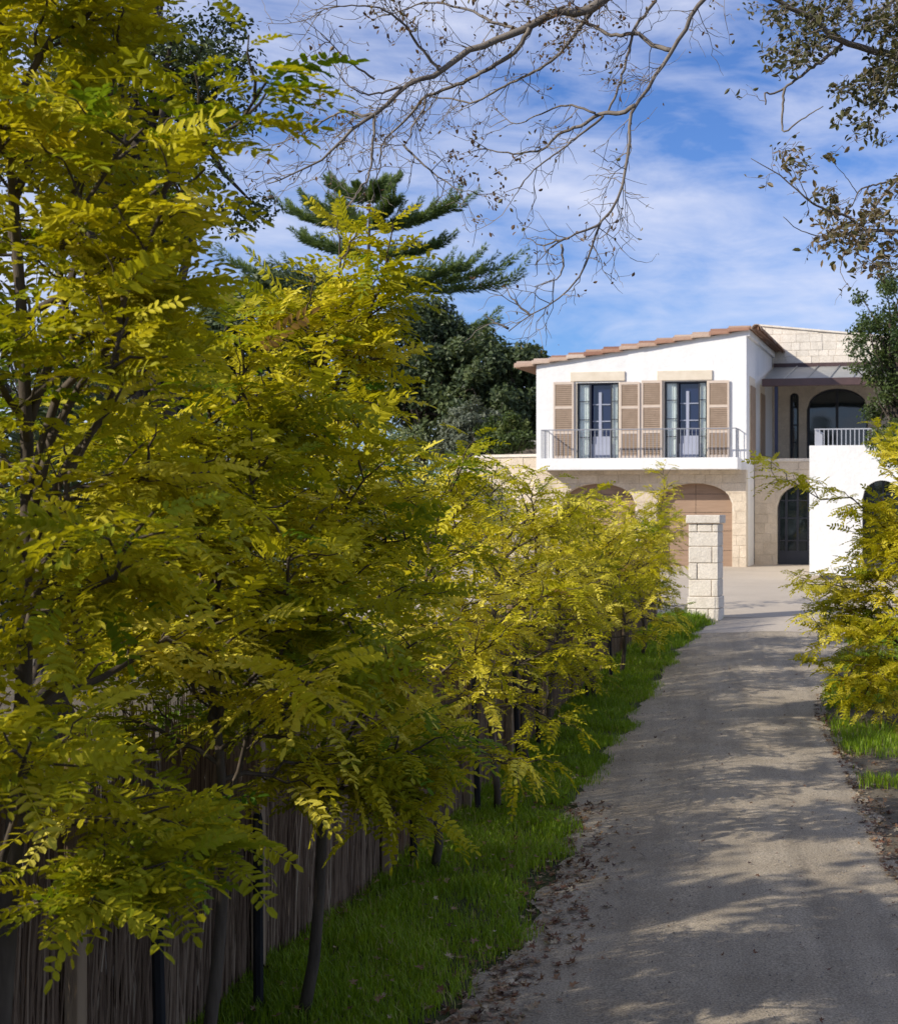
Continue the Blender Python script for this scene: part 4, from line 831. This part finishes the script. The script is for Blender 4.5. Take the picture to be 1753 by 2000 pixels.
tp = np.array([t[0] for t in tips]); zx = ((CX + tp[:, 0] / tp[:, 1] * F) - 500) / 0.5134; zy = (CY - (tp[:, 2] - CAMZ) / tp[:, 1] * F) / 0.5134
LP = []
for i in range(len(tp)):
    m = 0.25 + sum(w for (c, rr, w) in clus6 if (zx[i] - c[0]) ** 2 + (zy[i] - c[1]) ** 2 < rr * rr) * 0.26
    for _ in range(r.poisson(m)): LP.append(tp[i] + r.normal(0, 0.022, 3))
LP = np.array(LP); nl = len(LP); lm = MB()
place(lm, SIMPLE, LP, rand_unit(nl, r) + (0, 0, -0.5), rand_unit(nl, r), r.uniform(0.016, 0.042, nl), r.integers(0, 3, nl), np.clip(r.normal(0.40, 0.25, nl), 0, 1))
lm.obj('leaves', 'brown_leaf', plane, origin=pl_base, kind='stuff')
uc = MB(); ub = MB()                                        # unseen crown above the frame, its leaves added to dim the foreground
for (cx_, cy_, cz_) in [(1.5, 8.0, 9.6), (3.4, 9.0, 10.2), (-0.3, 6.3, 9.2), (2.6, 5.6, 9.8), (0.8, 4.0, 9.4), (-1.6, 4.2, 9.0), (4.5, 6.6, 9.8), (1.8, 2.4, 9.6), (-2.8, 7.0, 9.6)]:
    c_ = np.array([cx_, cy_, cz_]); ub.tube(curve((2.2, 9.2, 7.5), c_, 0.5, 0.04, 7, r), np.linspace(0.09, 0.02, 7), 6, cap=False); m = 480; o_ = rand_unit(m, r) * (r.random(m) ** 0.5)[:, None] * np.array([1.5, 1.4, 0.9]); place(uc, SIMPLE, c_ + o_, rand_unit(m, r), rand_unit(m, r) + (0, 0, 0.8), r.uniform(0.12, 0.24, m), r.integers(0, 3, m), np.clip(r.normal(0.6, 0.2, m), 0, 1))
uc.obj('crown', 'brown_leaf', plane, origin=pl_base, kind='stuff'); ub.obj('limb', 'bark_grey', plane, origin=pl_base, smooth=True)

# ------------------------------------------------------------------ second overhanging tree at the top right, still leafy
ok_base = np.array([4.6, 13.5, 0.0])
oak = thing('oak_tree', 'leafy olive brown tree with pale limbs reaching in at the top right', 'tree', ok_base)
MB().tube(smooth_pts([ok_base, (4.5, 13.4, 2), (4.3, 13.3, 4), (4.0, 13.2, 5.8), (3.6, 13, 8.0)], 12), np.linspace(0.24, 0.10, 12), 10).obj('trunk', 'bark_grey', oak, origin=ok_base, smooth=True)
OB = {'C1': ([(4.05, 13.2, 5.5), (3.2, 12.8, 6.2)] + z7([(1177, 365), (1050, 335), (930, 300), (800, 265), (720, 210), (650, 130), (560, 85), (480, 50), (390, 0), (250, -60)], 12.4, 12.0), 0.06, 0.018), 'C2': (z7([(810, 290), (700, 380), (600, 450), (480, 540), (370, 610), (310, 600), (315, 680)], 12.3, 12.1), 0.018, 0.006),
      'C3': (z7([(440, 575), (425, 720), (430, 855), (520, 800), (620, 730), (690, 690)], 12.15, 11.9), 0.012, 0.004), 'C4': (z7([(880, 265), (1000, 120), (1140, 10), (1250, -90)], 12.3, 12.8), 0.012, 0.02), 'C5': ([(4.2, 13.3, 4.8), (3.3, 13, 5.2)] + z7([(1400, 980), (1177, 1170), (1070, 1280), (990, 1400), (900, 1480)], 12.6, 12.2), 0.05, 0.006),
      'D1': ([(4.25, 13.3, 4.4), (3.2, 13, 4.6)] + z7([(1400, 1480), (1177, 1500), (960, 1490), (850, 1400), (750, 1380), (640, 1330), (540, 1250), (380, 1120), (220, 1030)], 12.6, 12.0), 0.04, 0.003), 'D2': (z7([(1177, 1160), (1040, 1200), (930, 1240), (880, 1330), (830, 1390)], 12.5, 12.2), 0.01, 0.004), 'D3': (z7([(910, 1255), (830, 1140), (740, 1030)], 12.3, 12.1), 0.004, 0.002),
      'D4': (z7([(640, 1330), (590, 1280), (500, 1120), (400, 980)], 12.2, 12.0), 0.005, 0.002), 'D5': (z7([(960, 1490), (800, 1540), (640, 1530), (520, 1490), (430, 1410)], 12.4, 12.1), 0.008, 0.003), 'D6': (z7([(960, 1490), (900, 1620), (1000, 1700), (1100, 1780)], 12.4, 12.2), 0.008, 0.003), 'D7': (z7([(830, 1620), (800, 1760), (870, 1880)], 12.3, 12.2), 0.005, 0.002)}
tw = MB(); tips = []
for k, (pts, w0, w1) in OB.items():
    P = smooth_pts(pts, max(8, 4 * len(pts))); P[1:-1] += r.normal(0, 0.0035, (len(P) - 2, 3)); MB().tube(P, np.linspace(w0, w1, len(P)), 7).obj('branch', 'bark_grey', oak, origin=ok_base, smooth=True)
    if k not in ('C3',): twigs(P, 2.5, 1, 0.2)
dense = [((1000, 60), 200, 110), ((1150, 200), 150, 90), ((700, 60), 170, 80), ((480, 130), 120, 50), ((620, 230), 130, 55), ((520, 330), 100, 34), ((360, 360), 90, 26), ((450, 420), 70, 20), ((330, 120), 60, 16), ((210, 90), 30, 6), ((1080, 440), 120, 60), ((960, 560), 90, 40), ((800, 600), 80, 26), ((1000, 680), 70, 26), ((1120, 560), 90, 40), ((930, 830), 60, 14), ((780, 780), 50, 9), ((1040, 945), 35, 8), ((870, 910), 40, 5),
         ((800, 1570), 110, 50), ((650, 1620), 60, 14), ((1000, 1340), 80, 26), ((620, 1300), 40, 12), ((720, 1370), 60, 14), ((450, 1050), 40, 14), ((520, 1130), 30, 8), ((400, 985), 20, 5), ((980, 1450), 90, 26), ((1100, 1650), 100, 36), ((900, 1560), 110, 30), ((1060, 1760), 70, 16), ((870, 1790), 25, 5), ((710, 1020), 18, 4), ((1130, 1230), 60, 14), ((680, 1460), 60, 14)]
LP = []
for (c, rr, nc) in dense:
    for _ in range(int(nc * 0.62) + 1):
        a = r.random() * 6.28; q = rr * math.sqrt(r.random()); p = ray(1400 + 0.3 * (c[0] + q * math.cos(a)), 0.3 * (c[1] + q * math.sin(a)), 12.2 + r.normal(0, 0.35))
        t_ = p + np.array([r.uniform(0.05, 0.2), r.normal(0, 0.1), r.uniform(-0.02, 0.14)]); cc = curve(t_, p, 0.02, 0.06, 5, r); tw.tube(cc, np.linspace(0.0035, 0.0015, 5), 3, cap=False)
        for j in range(r.integers(3, 7)): LP.append(cc[r.integers(1, 5)] + r.normal(0, 0.028, 3))
for (p, d) in tips:
    if r.random() < 0.6: LP.append(p)
LP = np.array(LP); nl = len(LP); lm = MB(); zy = (CY - (LP[:, 2] - CAMZ) / LP[:, 1] * F) / 0.3
place(lm, SIMPLE, LP, rand_unit(nl, r) + (0, 0, -0.25), rand_unit(nl, r) + (0, 0, 0.5), r.uniform(0.035, 0.085, nl), r.integers(0, 3, nl), np.clip(r.normal(0.42, 0.2, nl) + 0.35 * (zy > 950), 0, 1))
lm.obj('leaves', 'olive_leaf', oak, origin=ok_base, kind='stuff'); tw.obj('twig', 'bark_grey', oak, origin=ok_base, kind='stuff')

# ------------------------------------------------------------------ tall trees of the neighbouring garden, outside the frame, that shade the drive
SLAB = ['standing level with the camera', 'second along the neighbouring side', 'third along the neighbouring side', 'farthest along the neighbouring side', 'standing behind the camera']
def shade_tree(x, y, h, rr, seed, n=3000, cz=0.62):
    b = np.array([x, y, gz(y)]); c = b + (0, 0, h * cz); rg = np.random.default_rng(seed)
    es = [(c + rg.normal(0, 1, 3) * np.array([rr * 0.45, rr * 0.45, h * 0.10]), (rr * 0.6, rr * 0.6, h * 0.2)) for _ in range(5)]
    leafy('broadleaf_tree', 'tall broadleaf tree outside the frame, ' + SLAB[seed - 500], 'tree', b, es, n, 0.20, 'green_mid', nclump=44, clump=0.62, seed=seed, trunk_r=0.2, group='neighbouring garden trees', shell=0.3)
leafy('shade_hedge', 'tall gapped row of shrubs outside the frame, added to shade the drive', 'shade_hedge', (-5.9, 1.5, 0), [((-5.9 - 0.07 * k, -5.2 + 1.36 * k, 2.85), (0.8, 0.44, 2.85)) for k in range(10)], 12000, 0.21, 'green_dark', nclump=200, clump=0.36, seed=490, trunk_r=0.08, shell=0.2)  # unseen leaf wall, added to shade the near trees; gaps shaped for light streaks
SHADE = [(-8.4, -1.5, 8.0, 2.2), (-9.2, 4.0, 7.6, 2.2), (-9.6, 9.0, 7.6, 2.1), (-10.2, 13.0, 7.2, 1.9), (-7.2, -6.0, 8.5, 2.4)]
for i, q in enumerate(SHADE): shade_tree(*q, seed=500 + i)

# ------------------------------------------------------------------ grass
def blades(n, xf, yf, hmin, hmax, name, label, maskf=None, wid=0.0035):
    y = yf(rng.random(n)); x = xf(rng.random(n), y)
    if maskf is not None: k = maskf(x, y); x, y = x[k], y[k]
    n = len(x); z = gz(y) + 0.004; h = rng.uniform(hmin, hmax, n) * (0.75 + 0.5 * np.sin(x * 3.1 + 1.7 * np.sin(y * 2.3)) ** 2); a = rng.random(n) * 6.283; w = wid * rng.uniform(0.7, 1.5, n) * (1 + y / 16); ln = rng.uniform(0.15, 0.8, n) * h
    dx, dy = np.cos(a), np.sin(a); sx, sy = -dy * w / 2, dx * w / 2
    V = np.zeros((n, 5, 3))
    V[:, 0] = np.stack([x - sx, y - sy, z], -1); V[:, 1] = np.stack([x + sx, y + sy, z], -1)
    mx, my = x + dx * ln * 0.3, y + dy * ln * 0.3
    V[:, 2] = np.stack([mx - sx * 0.8, my - sy * 0.8, z + h * 0.6], -1); V[:, 3] = np.stack([mx + sx * 0.8, my + sy * 0.8, z + h * 0.6], -1)
    V[:, 4] = np.stack([x + dx * ln, y + dy * ln, z + h * 0.95], -1)
    tn = np.clip(rng.normal(0.44, 0.2, n) + 0.45 * (rng.random(n) < 0.05) + 0.18 * np.sin(x * 2.1 + y * 1.3) * np.sin(y * 0.9 + 1), 0, 1)
    mb = MB(); off = (np.arange(n) * 5)[:, None]
    mb.add(V.reshape(-1, 3), np.array([0, 1, 3, 2])[None] + off, np.repeat(tn, 5)); mb.F.append(np.array([2, 3, 4])[None] + off)
    o = mb.obj(name, 'grass', kind='stuff'); tag(o, label, 'grass'); return o
def verge_mask(x, y):
    e = drive_l(y) + 0.10 * np.sin(y * 2.3 + 1) + 0.06 * np.sin(y * 6.1); p = np.sin(x * 4.3 + 2.1 * np.sin(y * 1.9)) * np.sin(y * 3.7 + 1.3 * np.sin(x * 5.1)); keep = rng.random(len(x)) < np.clip(0.95 + 0.75 * p, 0.22, 1)
    return (x < e + rng.normal(0, 0.06, len(x)) - 0.10 * (y < 10.5)) & keep
blades(135000, lambda u, y: fence_x(y) - 0.05 + (drive_l(y) + 0.22 - fence_x(y) + 0.05) * u, lambda u: 4.6 * (28.4 / 4.6) ** u, 0.035, 0.095, 'grass', 'green grass strip between the brushwood fence and the gravel drive', verge_mask)
def patch_mask(x, y): return (np.sin(x * 2.9 + y * 1.7) + np.sin(y * 2.2 - x * 1.3 + 0.8) + rng.normal(0, 0.3, len(x)) > -0.7) & (x > drive_r(y) + rng.normal(0.02, 0.06, len(x)))
blades(55000, lambda u, y: drive_r(y) - 0.05 + 3.0 * u, lambda u: 13.2 + 14.5 * u, 0.05, 0.13, 'grass', 'patchy green grass under the yellow tree across the drive', patch_mask)
# grass round the foot of the pillar and beyond the end of the row
blades(14000, lambda u, y: drive_l(y) - 0.1 - 2.2 * u, lambda u: 24.5 + 3.7 * u, 0.06, 0.20, 'grass', 'taller bright grass tuft at the foot of the gate pillar', wid=0.006)

# ------------------------------------------------------------------ fallen leaves, pebbles
def lobed(seed):
    """fallen plane-tree leaf: five pointed lobes, curled"""
    r_ = np.random.default_rng(seed); a = np.linspace(-2.5, 2.5, 11); rad = np.where(np.arange(11) % 2 == 1, r_.uniform(0.85, 1.1, 11), r_.uniform(0.42, 0.55, 11)); V = [(0, 0, 0.02)]
    for i in range(11):
        x, y = rad[i] * math.cos(a[i]), rad[i] * math.sin(a[i]); V.append((x, y, 0.05 + 0.30 * r_.random() * rad[i] ** 2))
    Q = [(0, i, i + 1, i + 2) for i in range(1, 10, 2)]
    return np.array(V) * 0.5, np.array(Q)
LOB = [lobed(i) for i in range(6)]
def litter_points(n, side, y0, y1, spread):
    y = y0 + (y1 - y0) * rng.random(n) ** 1.4
    x = (drive_l(y) + rng.normal(0.10, spread, n)) if side < 0 else (drive_r(y) + np.abs(rng.normal(0.0, spread, n)) - 0.12); return x, y
xa, ya = litter_points(1500, -1, 5.8, 12.5, 0.17); xb, yb = litter_points(1000, 1, 7.5, 18, 0.9); xb2, yb2 = litter_points(1500, 1, 7.5, 19, 0.22); xb, yb = np.concatenate([xb, xb2]), np.concatenate([yb, yb2]); n3 = 420; yc = 6 + 16 * rng.random(n3); xc = drive_l(yc) + (drive_r(yc) - drive_l(yc)) * rng.random(n3); n4 = 380; yd = 6 + 8 * rng.random(n4); xd = fence_x(yd) + (drive_l(yd) - fence_x(yd)) * rng.random(n4)
x = np.concatenate([xa, xb, xc, xd]); y = np.concatenate([ya, yb, yc, yd]); n = len(x)
def surf_z(x, y):
    l, r_ = drive_l(y), drive_r(y); u = np.clip((x - l) / (r_ - l), 0, 1); return gz(y) + np.where((x > l) & (x < r_), 0.010 + 0.045 * np.sin(u * math.pi), 0.006)
z = surf_z(x, y) + rng.uniform(0.0, 0.015, n); z[-n4:] += 0.05
sz = rng.uniform(0.02, 0.075, n); sz[:len(xa)] *= 1.15; sz[len(xa) + len(xb):-n4] *= 0.6
tn = np.clip(rng.normal(0.46, 0.28, n), 0, 1); tn[len(xa) + len(xb):-n4] *= 0.6; dirs = rand_unit(n) * np.array([1, 1, 0.25]); ups = np.array([0, 0, 1.0]) + rng.normal(0, 0.28, (n, 3))
var = rng.integers(0, 6, n); pos = np.stack([x, y, z], -1)
big = np.argsort(-(sz / y) * (y > 6.8))[:160]; mask = np.ones(n, bool); mask[big] = False
lm = MB(); place(lm, LOB, pos[mask], dirs[mask], ups[mask], sz[mask], var[mask], tn[mask]); tag(lm.obj('leaf_litter', 'litter', kind='stuff'), 'brown leaf litter along both edges of the drive', 'leaf litter')
lobm = {(v, b): MB().add(LOB[v][0], LOB[v][1], b / 4).mesh('fallen_leaf', 'litter') for v in range(6) for b in range(5)}
X = norm(dirs); Y = norm(np.cross(ups, X)); Zv = np.cross(X, Y)
for i in big:
    o = link('fallen_leaf', lobm[(int(var[i]), int(round(tn[i] * 4)))]); mt = Matrix.Identity(4)
    for a, vec in enumerate((X[i], Y[i], Zv[i])):
        for b in range(3): mt[b][a] = vec[b] * sz[i]
    for b in range(3): mt[b][3] = pos[i][b]
    o.matrix_basis = mt; tag(o, 'curled brown fallen leaf lying at the edge of the drive', 'leaf', 'fallen leaves on the ground')
n = 9000; y = 6.0 * (26 / 6.0) ** rng.random(n); x = drive_l(y) + (drive_r(y) - drive_l(y)) * rng.random(n)
OCT = (np.array([(1, 0, 0), (0, 1, 0), (-1, 0, 0), (0, -1, 0), (0, 0, 0.8), (0, 0, -0.8)]) * 0.5, np.array([(0, 1, 4), (1, 2, 4), (2, 3, 4), (3, 0, 4), (1, 0, 5), (2, 1, 5), (3, 2, 5), (0, 3, 5)]))
pb_ = MB(); place(pb_, [OCT], np.stack([x, y, surf_z(x, y)], -1), rand_unit(n), rand_unit(n), 0.004 + 0.012 * rng.random(n) ** 3, np.zeros(n, int), rng.random(n))
tag(pb_.obj('gravel', 'pebble', kind='stuff'), 'loose small stones scattered over the gravel drive', 'gravel')
